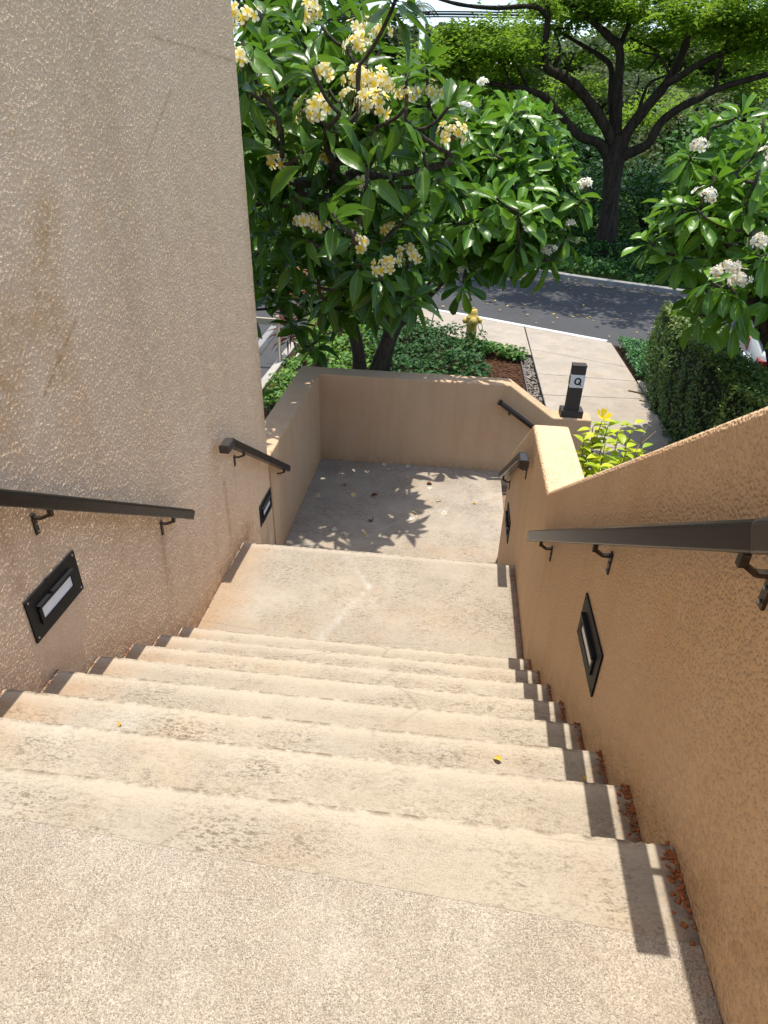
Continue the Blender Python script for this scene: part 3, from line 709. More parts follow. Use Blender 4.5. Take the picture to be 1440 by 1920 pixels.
o = bm_obj('letter', letterQ(lambda x, y, d: (x+.003, -.0585-d, .430+y)), M['black_letter']); o.parent = pn
o = bm_obj('letter', letterQ(lambda x, y, d: (-.0785-d, -x, .430+y)), M['black_letter']); o.parent = pn

# ------------------------------------------------------------------ HYDRANT
hp = Vector((.385, 13.72, G))
root = empty('fire_hydrant', hp, 'yellow fire hydrant standing among bed plants at the pavement edge', 'hydrant', None, R_(8))
def lathe(prof, seg=20):
    V = [(r*math.cos(2*math.pi*k/seg), r*math.sin(2*math.pi*k/seg), z) for r, z in prof for k in range(seg)]
    Fq = [(i*seg+k, i*seg+(k+1) % seg, (i+1)*seg+(k+1) % seg, (i+1)*seg+k) for i in range(len(prof)-1) for k in range(seg)]
    return V, Fq+[tuple(reversed(range(seg))), tuple(range((len(prof)-1)*seg, len(prof)*seg))]
def lobj(name, prof, mat, root, mtx=Matrix.Identity(4), seg=20):
    V, Fq = lathe(prof, seg); me = bpy.data.meshes.new(name); me.from_pydata([tuple(mtx @ Vector(v)) for v in V], [], Fq); me.update()
    bm = bmesh.new(); bm.from_mesh(me); bmesh.ops.recalc_face_normals(bm, faces=bm.faces); bm.to_mesh(me); bm.free()
    me.polygons.foreach_set('use_smooth', [True]*len(me.polygons)); return link(name, me, mat, root)
lobj('barrel', [(.17, 0), (.17, .035), (.125, .04), (.12, .09), (.112, .1), (.108, .42), (.122, .43), (.122, .45), (.118, .56)], M['hydrant'], root)
lobj('bonnet', [(.118, .5601), (.13, .565), (.13, .585), (.110, .60), (.098, .66), (.092, .70), (.086, .705), (.084, .73), (.04, .735)], M['hydrant'], root)
lobj('operating_nut', [(.022, .7351), (.022, .765), (.015, .77)], M['hydrant'], root, seg=5)
for s in (-1, 1):
    lobj('nozzle', [(.05, .09), (.05, .135), (.062, .137), (.062, .185), (.03, .188), (.026, .205), (.01, .207)], M['hydrant'], root, Matrix.Translation((0, 0, .50)) @ Matrix.Rotation(R_(90*s), 4, 'Y'), 14)
lobj('pumper_nozzle', [(.072, .08), (.072, .14), (.085, .142), (.085, .19), (.04, .195), (.032, .215), (.012, .217)], M['hydrant'], root, Matrix.Translation((0, 0, .52)) @ Matrix.Rotation(R_(90), 4, 'X'), 16)
for pts in ([(.19, -.02, .46), (.22, -.05, .36), (.20, -.07, .28), (.14, -.06, .36), (.12, -.03, .44)], [(.20, .0, .28), (.34, -.14, .12), (.55, -.26, .06)]):
    a = Acc(); a.tube(smooth_path(pts, 4), .007, 5); a.build('chain', M['chain'], root)

# ------------------------------------------------------------------ leaf and flower templates
def leaf_template(kind, droop=.2, fold=.12, n_=6, wave=0):
    vs_ = []; lu = []; lv = []
    for i in range(n_+1):
        t = i/n_
        if kind == 'pointed':   wd = .172*max(0, math.sin(math.pi*min(1, (t-.07)/.93 if t > .07 else 0)**.85))**.85 if t > .07 else .008
        elif kind == 'round':
            wd = .012 if t < .08 else .165*(math.sin(math.pi*.5*min(1, ((t-.08)/.70)))**1.0 if t < .78 else math.sqrt(max(0, 1-((t-.78)/.22)**2)))
        else:                   wd = .30*math.sin(math.pi*min(1, t))**.7
        wd = max(wd, .004)
        z0 = -droop*t*t
        for s in (-1, 0, 1):
            vs_.append((s*wd, t*(1-.12*droop*t), z0 + fold*abs(s)*wd/.15*.35 + wave*math.sin(t*9+s)*.02)); lu.append(s); lv.append(t)
    fq = [(i*3+k, i*3+k+1, (i+1)*3+k+1, (i+1)*3+k) for i in range(n_) for k in (0, 1)]
    return np.array(vs_), np.array(fq), np.array(lu, float), np.array(lv)
def mini_leaf(w_=.3):
    vs_ = np.array([(0, 0, 0), (w_, .45, .05), (0, 1, -.06), (-w_, .45, .05)]); return vs_, np.array([(0, 1, 2, 3)]), np.array([0, 1, 0, -1.]), np.array([0, .45, 1, .45])
def scatter(name, tmpl, mats, tint, mat, parent=None, loc=None):
    """mats: (K,3,3) with scale in it, + positions (K,3) -> one joined mesh"""
    (R3, T3) = mats; v, f, lu, lv = tmpl; K = len(T3)
    V = np.einsum('kij,nj->kni', R3, v) + T3[:, None]
    Fq = f[None] + (np.arange(K)*len(v))[:, None, None]
    return raw(name, V.reshape(-1, 3), Fq.reshape(-1, f.shape[1]), mat, parent, True, loc,
               {'tint': np.repeat(tint, len(v)), 'lu': np.tile(lu, K), 'lv': np.tile(lv, K)})
def rnd_rot(K, up=.6, scale=None):
    """random leaf frames whose normals lean upwards"""
    nrm = rng.normal(size=(K, 3)); nrm /= np.linalg.norm(nrm, axis=1)[:, None]; nrm[:, 2] = np.abs(nrm[:, 2])
    nrm = nrm*(1-up) + np.array([0, 0, up]); nrm /= np.linalg.norm(nrm, axis=1)[:, None]
    t = rng.normal(size=(K, 3)); t -= (t*nrm).sum(1)[:, None]*nrm; t /= np.linalg.norm(t, axis=1)[:, None]
    sx = np.cross(t, nrm); Rm = np.stack([sx, t, nrm], 2)
    return Rm*(scale[:, None, None] if scale is not None else 1)
def leaf_frame(axis, nrm):
    y = np.array(axis, float); y /= np.linalg.norm(y); z = np.array(nrm, float); z -= z.dot(y)*y; z /= np.linalg.norm(z)+1e-9
    return np.stack([np.cross(y, z), y, z], 1)
def petal_flower(npet=5, width=.36, twist=.35, cup=.35):
    V = []; Fq = []; lu = []; lv = []
    for p in range(npet):
        a = 2*math.pi*p/npet; ca, sa = math.cos(a), math.sin(a); o = len(V)
        for i, (t, w_) in enumerate(((0, .05), (.35, .22), (.7, width), (.92, width*.75), (1.0, .1))):
            for s in (-1, 1):
                x = s*w_+.06*t; y = .04+t*.96; z = cup*(.5*t - .45*t*t) + s*w_*twist*.5
                V.append((x*ca-y*sa, x*sa+y*ca, z)); lu.append(s); lv.append(t)
        Fq += [(o+2*i, o+2*i+1, o+2*i+3, o+2*i+2) for i in range(4)]
    return np.array(V), np.array(Fq), np.array(lu, float), np.array(lv)
FLOWER = petal_flower()
def flower_mesh(name, mat, size, tm=FLOWER):
    v, f, lu, lv = tm
    return raw('_'+name, v*size, f, mat, attrs={'lu': lu, 'lv': lv, 'tint': np.full(len(v), .5)})
FM = {'yellow': flower_mesh('flower_yellow', M['flower_yellow'], .050), 'white': flower_mesh('flower_white', M['flower_white'], .046), 'wilted': flower_mesh('flower_wilted', M['flower_wilted'], .045)}

# ------------------------------------------------------------------ frangipani trees
def frangipani(label, base, stems, tips, kind, leafmat, lsize, nleaf, clusters, fkind, bare=()):
    """stems: traced trunk polylines [(x,y,z,r)..]; tips: branch ends with a rosette each; clusters: flower heads at tips"""
    B = Vector(base); root = empty('frangipani_tree', B, label, 'tree', 'flowering frangipani trees')
    nodes = []; par = []
    tr = Acc()
    for stem in stems:
        pts = smooth_path([s[:3] for s in stem], 4); rr = np.interp(np.linspace(0, len(stem)-1, len(pts)), range(len(stem)), [s[3] for s in stem])
        tr.tube([p-B for p in pts], list(rr), 12)
        start = len(nodes)
        for i, p in enumerate(pts):
            nodes.append(np.array(p)); par.append(start+i-1 if i else -1)
        nodes_from = start
    tr.build('trunk', M['bark_plum'], root)
    trunkN = len(nodes); depth = [0.0]*trunkN; used = {}
    alltips = [(np.array(t[0]), t[1]) for t in tips] + [(np.array(c[0]), 'F') for c in clusters]
    tops = np.array([nodes[i] for i in range(trunkN)])
    order = sorted(range(len(alltips)), key=lambda i: np.min(np.linalg.norm(tops-alltips[i][0], axis=1)))
    chains = []; dirs = {}; cnt = [0]*len(nodes)
    zc = np.mean([t[0][2] for t in alltips])
    lowz = B.z + .55
    for i in order:
        p = alltips[i][0]; A = np.array(nodes); d = np.linalg.norm(A-p, axis=1) + .22*np.array(depth)
        d += np.where(A[:, 2] < lowz, 3, 0) + np.where(A[:, 2] > p[2]-.05, .6, 0)
        j = int(np.argmin(d)); a = nodes[j]; L = np.linalg.norm(p-a)
        out = p-a; hor = np.array([out[0], out[1], 0]); 
        m = a + out*.5 + hor*.16 + np.array([0, 0, -.10*L]) + rng.normal(0, .05*L, 3)
        seg = max(3, int(L/.12)); pts = bez(a, m, p, seg)
        idx = [j]
        for q in pts[1:]:
            nodes.append(np.array(q)); par.append(idx[-1]); depth.append(depth[idx[-1]]+L/seg); cnt.append(0); idx.append(len(nodes)-1)
        e = np.array(pts[-1]-pts[-2]); e /= np.linalg.norm(e); dirs[i] = e
        chains.append(idx)
        q = idx[-1]
        while q >= 0: cnt[q] += 1; q = par[q]
    for idx in chains:
        br = Acc()
        rad = [min(.060, .0085 + .0062*math.sqrt(max(1, cnt[q]))) if k else min(.060, .0085+.0062*math.sqrt(max(1, cnt[idx[1]]))) for k, q in enumerate(idx)]
        br.tube([Vector(nodes[q])-B for q in idx], rad, 7)
        br.build('branch', M['bark_plum'], root)
    # leaves
    Rs, Ts, ti, sz_ = [], [], [], []
    for i, (p, dens) in enumerate(alltips):
        e = dirs[i]; d = e*.45 + np.array([0, 0, .75]) + rng.normal(0, .15, 3)
        hz = p - np.array([np.mean([t[0][0] for t in alltips]), np.mean([t[0][1] for t in alltips]), zc]); hz[2] *= .3
        d = d + hz/(np.linalg.norm(hz)+1e-6)*.35; d /= np.linalg.norm(d)
        s, u, _ = frame(Vector(d)); s, u = np.array(s), np.array(u)
        K = int(nleaf*rng.uniform(.8, 1.2)*(1 if dens != 'F' else .85)); ph = rng.uniform(0, 6.28)
        for k in range(K):
            f = k/(K-1); th = ph + k*2.39996
            el = R_((72 - 92*f**.85 if dens != 'F' else 18 - 62*f**.85) + rng.normal(0, 8)); rad_ = s*math.cos(th)+u*math.sin(th)
            ax = d*math.sin(el) + rad_*math.cos(el); nm = d*math.cos(el) - rad_*math.sin(el)*1.0
            ax = ax + np.array([0, 0, -.20*f]); sc = lsize*rng.uniform(.8, 1.12)*(.55+.45*min(1, f*2.2))
            Rm = leaf_frame(ax, nm)
            a = rng.normal(0, .28); ca, sa = math.cos(a), math.sin(a)
            Rm = Rm @ np.array([[ca, 0, sa], [0, 1, 0], [-sa, 0, ca]])
            Rs.append(Rm*sc); Ts.append(p - d*.12*f + ax*.012); ti.append(np.clip(.62-.42*f + rng.normal(0, .18), 0, 1)); sz_.append(sc)
    Rs = np.array(Rs); Ts = np.array(Ts); ti = np.array(ti)
    heads_ = [pix(np.array(c[0])+np.array([0, -.03, .08])) + (c[2],) for c in clusters]; keep = np.ones(len(Ts), bool)
    for k in range(len(Ts)):
        for t_ in (.3, .6, .95):
            px, py, zz = pix(Ts[k]+Rs[k][:, 1]*t_)
            for hx, hy, hz_, hr in heads_:
                if zz < hz_+.03 and math.hypot(px-hx, py-hy) < 1.3*hr*F_PX/hz_+4: keep[k] = False
            for q0, q1 in zip(bare, bare[1:]):
                if zz < 8.2 and q0[0] <= px < q1[0] and abs(py-(q0[1]+(q1[1]-q0[1])*(px-q0[0])/(q1[0]-q0[0]))) < 16 and k % 4: keep[k] = False
    Rs, Ts, ti = Rs[keep], Ts[keep], ti[keep]
    vis = []
    for k in range(len(Ts)):
        c_ = Ts[k]+Rs[k][:, 1]*.5; px, py, zz = pix(c_)
        ok = 440 < px < 1440 and 0 < py < 900
        vis.append(zz if ok else 1e5+zz)
    ordr = np.argsort(vis); pick = ordr[:290]; rest = ordr[290:]
    tm = [leaf_template(kind, dr, fo, 7, wv) for dr, fo, wv in ((.10, .30, .5), (.28, .18, 1.2), (.48, .34, .8))]
    me = [raw('_leaf', t[0], t[1], leafmat, attrs={'tint': np.full(len(t[0]), .5), 'lu': t[2], 'lv': t[3]}) for t in tm]
    for k in pick:
        o = bpy.data.objects.new('leaf', me[k % 3]); COL.objects.link(o); o.parent = root
        m4 = Matrix([list(Rs[k][r]) + [float(Ts[k][r]-B[r])] for r in range(3)] + [[0, 0, 0, 1]]); o.matrix_local = m4
    for q in range(3):
        sel = rest[q::3]
        if len(sel):
            o = scatter('foliage', tm[q], (Rs[sel], Ts[sel]-np.array(B)), ti[sel], leafmat, root); o['kind'] = 'stuff'
    # flower heads
    for (c, nf, rad) in clusters:
        c = np.array(c); d = np.array([0, 0, 1.0]) + rng.normal(0, .25, 3) + np.array([0, -.55, 0]); d /= np.linalg.norm(d)
        hd = bpy.data.objects.new('flower_cluster', None); COL.objects.link(hd); hd.parent = root; hd.location = Vector(c)-B+Vector(d)*.085; nf = int(nf*1.5)
        sk = Acc(); heads = []
        for k in range(nf):
            v = rng.normal(size=3); v /= np.linalg.norm(v); v = v*.75 + d*.7; v /= np.linalg.norm(v)
            e = d*.06 + v*rad*rng.uniform(.45, 1.4)*np.array([1.15, 1.15, .85]); heads.append((e, v))
            sk.tube([(0, 0, 0), tuple(d*.04+v*.2*rad), tuple(e)], [.004, .003, .002], 4)
        sk.build('stalk', M['stalk'], hd)
        for e, v in heads:
            fk = fkind if fkind != 'mixed' else ('wilted' if rng.random() < .3 else 'white')
            o = bpy.data.objects.new('flower', FM[fk]); COL.objects.link(o); o.parent = hd
            s, u, w_ = frame(Vector(v)); a = rng.uniform(0, 6.28)
            m3 = Matrix((s, u, w_)).transposed().to_4x4() @ Matrix.Rotation(a, 4, 'Z') @ Matrix.Scale(rng.uniform(.8, 1.1), 4)
            o.matrix_local = Matrix.Translation(Vector(e)) @ m3
    return root

def fill(center, radii, n_, test=None, shell=.55, mind=.2):
    out = []; tries = 0
    while len(out) < n_ and tries < 20000:
        tries += 1
        v = rng.normal(size=3); v /= np.linalg.norm(v); v *= rng.uniform(shell, 1)
        p = np.array(center)+v*np.array(radii)
        if test and not test(p): continue
        if out and min(np.linalg.norm(p-q) for q in out) < mind: continue
        out.append(p)
    return out
P3 = lambda px, py, Y: tuple(at(px, py, Y))
# 1: pointed leaves and yellow flowers
def ok1(p):
    if p[1] < 5.15 or (p[0] < XL+.1 and p[1] < 5.3): return False
    px, py, _ = pix(p)
    if px > 860 or (py > 520 and px > 800): return False
    if py > 300 and px > 800: return False
    return p[2] > -.75 and not (py > 575)
t1 = [(p, 0) for p in fill((-1.45, 7.3, .9), (1.75, 2.0, 1.75), 92, ok1, .45, .24)]
t1 += [(P3(*q), 0) for q in ((500, 90, 6.3), (560, 60, 6.0), (470, 180, 6.2), (530, 160, 6.6), (620, 300, 6.6), (520, 330, 6.4), (590, 470, 6.7), (720, 545, 6.6), (760, 400, 7.0), (690, 480, 6.6),
        (560, 600, 7.6), (590, 640, 7.9), (640, 540, 7.2), (530, 520, 7.4), (495, 430, 7.0), (830, 230, 7.4), (860, 300, 7.6), (790, 180, 7.6), (770, 150, 7.8), (850, 345, 7.7), (680, 110, 7.8), (480, 30, 7.4), (640, 20, 8.2))]
t1 += [(p, 0) for p in ((-.3, 6.6, .5), (-.6, 6.4, 1.0), (-.75, 5.6, 1.1), (-.2, 6.2, 1.0), (-1.0, 5.4, .8), (-.5, 5.9, 1.5), (-.9, 5.75, .55), (-1.15, 6.0, .85), (-.45, 6.1, .75), (-1.25, 5.6, 1.2))]
t1 += [(P3(*q), 0) for q in ((700, 575, 6.9), (748, 560, 7.0), (785, 540, 7.3), (665, 560, 7.3), (640, 590, 7.7), (720, 530, 7.4), (770, 520, 7.2), (610, 560, 7.2))]
t1 += [(p, 0) for p in fill((-1.12, 6.3, 1.4), (.36, 1.0, .6), 6, None, .2, .22)]
t1 += [(p, 0) for p in fill((-.75, 6.2, 1.75), (.75, .9, .55), 12, None, .2, .22)]
c1 = [(P3(x, y, Y-.55), k, r*1.08) for x, y, Y, k, r in ((603, 48, 7.3, 11, .10), (455, 78, 6.2, 6, .09), (653, 92, 7.4, 11, .11), (712, 95, 7.8, 9, .11), (688, 120, 7.2, 10, .10), (664, 182, 7.0, 10, .10), (712, 188, 7.0, 11, .11),
      (612, 236, 6.5, 12, .115), (706, 238, 6.7, 12, .115), (656, 213, 6.9, 3, .06), (760, 226, 6.9, 7, .09), (616, 168, 6.9, 6, .09), (842, 288, 7.2, 12, .13), (805, 198, 7.6, 8, .10), (535, 322, 6.7, 6, .07), (620, 322, 7.2, 6, .08),
      (548, 367, 6.7, 3, .06), (687, 364, 6.9, 3, .05), (575, 450, 6.5, 8, .085), (608, 446, 6.6, 4, .06), (672, 455, 6.7, 4, .06), (674, 494, 6.5, 7, .09), (716, 518, 6.5, 7, .085), (768, 492, 6.9, 6, .08), (718, 452, 6.8, 4, .06),
      (520, 220, 6.3, 4, .07), (455, 160, 6.0, 4, .07), (485, 20, 7.2, 6, .09), (610, 560, 7.4, 2, .04), (524, 270, 6.9, 3, .06))]
st1 = [[(-1.18, 8.35, G-.05, .125), (-1.16, 8.33, -2.0, .112), (-1.2, 8.3, -1.55, .105), (-1.22, 8.28, -1.2, .085), (-1.32, 8.2, -.75, .075), (-1.5, 8.0, -.3, .065), (-1.7, 7.8, .25, .05)],
       [(-1.17, 8.32, -1.95, .09), (-1.02, 8.3, -1.55, .095), (-.86, 8.25, -1.1, .088), (-.78, 8.1, -.75, .075), (-.8, 7.8, -.3, .065), (-.9, 7.4, .1, .055)],
       [(-1.62, 8.25, G-.05, .075), (-1.60, 8.2, -1.9, .062), (-1.68, 8.15, -1.4, .06), (-1.9, 8.0, -1.0, .055), (-2.15, 7.8, -.45, .045)],
       [(-1.32, 8.2, -.75, .055), (-1.15, 7.7, -.1, .055), tuple(at(560, 355, 7.3)) + (.05,), tuple(at(620, 345, 7.2)) + (.048,), tuple(at(680, 318, 7.1)) + (.045,), tuple(at(700, 330, 7.1)) + (.035,), tuple(at(760, 325, 7.2)) + (.03,), tuple(at(850, 300, 7.3)) + (.022,)]]
frangipani('big frangipani with long pointed leaves and yellow flowers overhanging the lower landing', (-1.18, 8.35, G-.05), st1, t1, 'pointed', M['leaf_yellow'], .335, 15, c1, 'yellow', ((560, 358), (620, 345), (680, 318), (720, 325), (780, 325), (850, 300)))
# 2: round leaves, white flowers, in the middle
def ok2(p):
    px, py, _ = pix(p)
    if px < 740 or px > 1085: return False
    lo_ = np.interp(px, [740, 800, 900, 960, 1060, 1090], [480, 500, 520, 480, 440, 400])
    hi_ = np.interp(px, [740, 860, 900, 1010, 1040, 1090], [160, 190, 190, 215, 260, 360])
    return hi_ < py < lo_
t2 = [(p, 0) for p in fill((.42, 9.35, .65), (1.25, 1.35, 1.15), 125, ok2, .35, .17)]
t2 += [(P3(*q), 0) for q in ((985, 205, 9.0), (1020, 225, 9.2), (1040, 290, 9.0), (1075, 370, 9.0), (1050, 420, 8.9), (1000, 440, 8.6), (940, 470, 8.5), (880, 490, 8.6), (830, 470, 8.6), (930, 380, 8.2), (900, 210, 9.4), (870, 180, 9.6), (960, 320, 8.3), (1000, 350, 8.4))]
t2 += [((.35, 7.5, .75), 0), ((.12, 7.4, .55), 0), ((.6, 7.7, .6), 0)]
c2 = [(P3(x, y, Y-.3), k, r) for x, y, Y, k, r in ((856, 418, 8.2, 10, .085), (1092, 374, 8.9, 8, .085), (1031, 488, 8.9, 7, .07), (1062, 442, 9.0, 3, .05), (868, 530, 8.6, 4, .05), (870, 228, 9.0, 7, .09), (850, 212, 9.0, 6, .08), (975, 452, 8.5, 2, .04), (905, 186, 9.4, 4, .07))]
st2 = [[(-.98, 9.5, G-.05, .10), (-.98, 9.45, -1.8, .09), (-.84, 9.4, -1.2, .085), (-.5, 9.4, -.6, .08), (-.15, 9.4, -.2, .07), (.2, 9.4, .1, .06)],
       [(-.84, 9.4, -1.2, .06), (-.35, 9.6, -.7, .06), (.1, 9.9, -.2, .05), (.5, 9.9, .2, .045)],
       [(-.5, 9.4, -.6, .055), (-.5, 9.6, 0, .055), (-.2, 9.6, .5, .045)]]
frangipani('rounded frangipani with glossy blunt leaves and few white flowers in front of the road', (-.98, 9.5, G-.05), st2, t2, 'round', M['leaf_round'], .36, 15, c2, 'white')
# 3: round leaves, white flowers, right edge
def ok3(p):
    px, py, _ = pix(p)
    if px < 1200: return False
    hi_ = np.interp(px, [1200, 1260, 1300, 1380, 1440, 1600], [420, 270, 225, 210, 200, 150])
    lo_ = np.interp(px, [1200, 1250, 1300, 1350, 1440], [460, 500, 560, 600, 620])
    return hi_ < py < lo_ and p[2] > -.75
t3 = [(p, 0) for p in fill((3.9, 9.1, .5), (1.75, 1.4, 1.25), 120, ok3, .35, .18)]
t3 += [(P3(*q), 0) for q in ((1215, 450, 8.6), (1235, 430, 8.8), (1275, 480, 8.3), (1310, 590, 7.8), (1375, 590, 7.7), (1420, 480, 7.7), (1290, 290, 8.9), (1330, 240, 9.0), (1390, 215, 9.0), (1430, 270, 8.3), (1340, 330, 8.3), (1400, 380, 7.9), (1280, 380, 8.5))]
c3 = [(P3(x, y, Y-.3), k, r) for x, y, Y, k, r in ((1308, 395, 8.2, 12, .10), (1330, 527, 7.7, 6, .08), (1362, 522, 7.7, 8, .09), (1378, 548, 7.7, 10, .10), (1436, 478, 7.6, 8, .09), (1294, 292, 8.8, 8, .09), (1432, 222, 8.7, 8, .09), (1425, 318, 8.2, 5, .07))]
st3 = [[(4.36, 8.9, G-.05, .11), (4.34, 8.9, -1.9, .105), (4.28, 8.9, -1.2, .10), (4.0, 8.95, -.75, .10), (3.7, 9.0, -.3, .08), (3.4, 9.0, .1, .06)],
       [(4.28, 8.9, -1.2, .09), (4.35, 8.9, -.6, .08), (4.5, 9.1, .0, .065), (4.6, 9.1, .5, .05)],
       [(4.0, 8.95, -.75, .06), (3.9, 8.6, -.3, .055), (3.7, 8.3, .05, .045)]]
frangipani('frangipani with blunt glossy leaves and browning white flowers beside the clipped hedge', (4.36, 8.9, G-.05), st3, t3, 'round', M['leaf_round'], .37, 15, c3, 'mixed')

# ------------------------------------------------------------------ ground cover
def in_poly(x, y, poly):
    c_ = np.zeros(len(x), bool); n_ = len(poly); j = n_-1
    for i in range(n_):
        xi, yi = poly[i]; xj, yj = poly[j]
        c_ ^= ((yi > y) != (yj > y)) & (x < (xj-xi)*(y-yi)/(yj-yi+1e-12)+xi); j = i
    return c_
def cover(name, label, cat, poly, K, size, h, mat, z0=G-.05, up=.55, lumpy=1.6, tm=None, hole=None, base=.05, kind='stuff', seed=0):
    xs = np.array([p[0] for p in poly]); ys_ = np.array([p[1] for p in poly])
    x = rng.uniform(xs.min(), xs.max(), K*3); y = rng.uniform(ys_.min(), ys_.max(), K*3)
    m = in_poly(x, y, poly)
    if hole is not None: m &= ~in_poly(x, y, hole)
    x, y = x[m][:K], y[m][:K]
    lump = .5+.25*(np.sin(x*lumpy*3+y*lumpy*1.7+seed)+np.sin(y*lumpy*3.7-x*lumpy*2.1+1+seed))
    z = z0 + base + h*(.35+.65*lump)*np.sqrt(rng.uniform(.05, 1, len(x)))
    K2 = len(x); sc = size*rng.uniform(.55, 1.25, K2)
    return tag(scatter(name, tm or leaf_template('bed', .25, .2, 3), (rnd_rot(K2, up, sc), np.stack([x, y, z], 1)), np.clip(rng.normal(.45, .25, K2), 0, 1), mat), label, cat, kind=kind)
bed = [(-3.15, 7.42), (.3, 7.42), (.55, 9.3), (.75, 10.6), (.62, 12.0), (.66, 13.4), (.1, 14.0), (-.55, 14.6), (-1.5, 15.4), (-3.0, 15.9), (-3.15, 13.6)]
cover('ground_cover', 'dark green leafy bed plants filling the ground behind the low landing wall', 'ground cover', [(-.95, 7.42), (.3, 7.42), (.55, 9.3), (.75, 10.6), (.62, 12.0), (.66, 13.4), (.1, 14.0), (-.55, 14.6), (-1.5, 15.4), (-2.2, 15.5), (-1.5, 12)], 7200, .10, .46, M['leaf_bed'])
cover('pothos', 'bright green trailing leaves under the frangipani trunks at the left', 'ground cover', [(-3.0, 9.5), (-1.0, 8.2), (-1.3, 12), (-2.0, 15.3), (-3.0, 15.2)], 3600, .11, .40, M['leaf_pothos'])
cover('pothos', 'green leaf patch between the tall left building and the low landing wall', 'ground cover', [(-3.0, 5.3), (-1.8, 5.3), (-1.8, 8.2), (-3.0, 8.6)], 1700, .11, .55, M['leaf_pothos'], seed=2)
cover('ground_cover', 'yellow green plants along the mulch near the hydrant', 'ground cover', [(.5, 13.0), (1.45, 12.75), (1.5, 13.15), (.9, 13.5), (.55, 13.7)], 520, .10, .26, M['leaf_pothos'], seed=1)
cover('ground_cover', 'small bright green plants at the near edge of the red mulch', 'ground cover', [(.35, 9.0), (.95, 9.3), (1.05, 10.4), (.75, 10.9), (.5, 10.4)], 420, .10, .30, M['leaf_pothos'], seed=3)
cover('low_hedge_cover', 'low clipped green ground cover at the right edge of the path', 'ground cover', [(3.50, 12.1), (4.2, 12.1), (4.9, 12.9), (4.7, 13.75), (3.55, 14.36)], 5200, .055, .24, M['leaf_low'], up=.45, lumpy=.6)
# mulch chips and the pebble strip
K = 900; poly = [(.4, 9.6), (1.34, 10.3), (1.38, 13.1), (.65, 13.4), (.45, 12.5)]
x = rng.uniform(.3, 1.4, K*3); y = rng.uniform(9.4, 13.5, K*3); m = in_poly(x, y, poly); x, y = x[m][:K], y[m][:K]
V, F3 = lumps(np.stack([x, y, np.full(len(x), G-.035)], 1), rng.uniform(.012, .038, len(x)), .35)
tag(raw('bark_chips', V, F3, M['chip'], smooth=False), 'red brown bark chips scattered over the mulch bed', 'bark chips', kind='stuff')
K = 620; x = rng.uniform(1.41, 1.62, K); y = rng.uniform(9.3, 13.1, K)
V, F3 = lumps(np.stack([x, y, np.full(K, G-.035)], 1), rng.uniform(.02, .042, K), .6)
tag(raw('pebbles', V, F3, M['pebble'], smooth=False), 'narrow strip of grey brown pebbles along the path edge', 'pebbles', kind='stuff')
bm = bmesh.new(); box(bm, 1.385, 1.405, 9.2, 13.15, G-.1, G+.015); tag(bm_obj('edging_board', bm, M['edging']), 'thin dark edging board between the mulch and the pebbles', 'edging')

# ------------------------------------------------------------------ hedge
def hedge(label, poly, z0, z1, K, size, mat):
    root = empty('hedge', (poly[0][0], poly[0][1], z0), label, 'hedge'); B = np.array(root.location)
    sh = [( .06*(sum(p[0] for p in poly)/len(poly)-x)+x, .06*(sum(p[1] for p in poly)/len(poly)-y)+y) for x, y in poly]
    bm = prism(sh, 'z', z0, z1-.10); bm_obj('dark_core', bm, plain('hedge_dark_core', (.025, .032, .014), .9, 0, .1, .4, 20, .02, 30), root, loc=(-B[0], -B[1], -B[2]))  # solid dark body standing in for the shaded inside of the hedge
    per = [math.dist(poly[i], poly[(i+1) % len(poly)]) for i in range(len(poly))]
    T3, N3 = [], []
    area_top = 2.0; side = sum(per)*(z1-z0); kt = int(K*.33)
    xs = [p[0] for p in poly]; ys_ = [p[1] for p in poly]
    x = rng.uniform(min(xs), max(xs), kt*3); y = rng.uniform(min(ys_), max(ys_), kt*3); m = in_poly(x, y, poly); x, y = x[m][:kt], y[m][:kt]
    T3.append(np.stack([x, y, z1 + rng.normal(0, .035, len(x)) + .04*np.sin(x*5+y*3)], 1)); N3.append(np.tile([0, 0, 1.], (len(x), 1)))
    for i in range(len(poly)):
        a = np.array(poly[i]); b = np.array(poly[(i+1) % len(poly)]); k = int(K*.67*per[i]/sum(per)); t = rng.uniform(0, 1, k); h = rng.uniform(0, 1, k)
        nn = np.array([(b-a)[1], -(b-a)[0]]); nn /= np.linalg.norm(nn)
        bulge = .10*np.sin(np.pi*np.clip(h, 0, 1)) - .10*h**6 + .05*np.sin(t*per[i]*6+h*7) + rng.normal(0, .03, k)
        pxy = a + (b-a)*t[:, None] + nn*bulge[:, None]
        T3.append(np.column_stack([pxy, z0+h*(z1-z0)])); N3.append(np.tile([nn[0], nn[1], .35], (k, 1)))
    T3 = np.concatenate(T3); N3 = np.concatenate(N3); K2 = len(T3)
    N3 = N3 + rng.normal(0, .45, N3.shape); N3 /= np.linalg.norm(N3, axis=1)[:, None]
    t = rng.normal(size=(K2, 3)); t -= (t*N3).sum(1)[:, None]*N3; t /= np.linalg.norm(t, axis=1)[:, None]
    Rm = np.stack([np.cross(t, N3), t, N3], 2)*(size*rng.uniform(.6, 1.3, K2))[:, None, None]
    tint = np.clip(rng.normal(.4, .22, K2) + np.where(T3[:, 2] > z1-.06, .22, 0), 0, 1.1)  # top leaves tinted lighter, the sunlit top put into their colour
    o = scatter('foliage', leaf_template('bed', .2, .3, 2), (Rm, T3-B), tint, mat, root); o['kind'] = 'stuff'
    return root
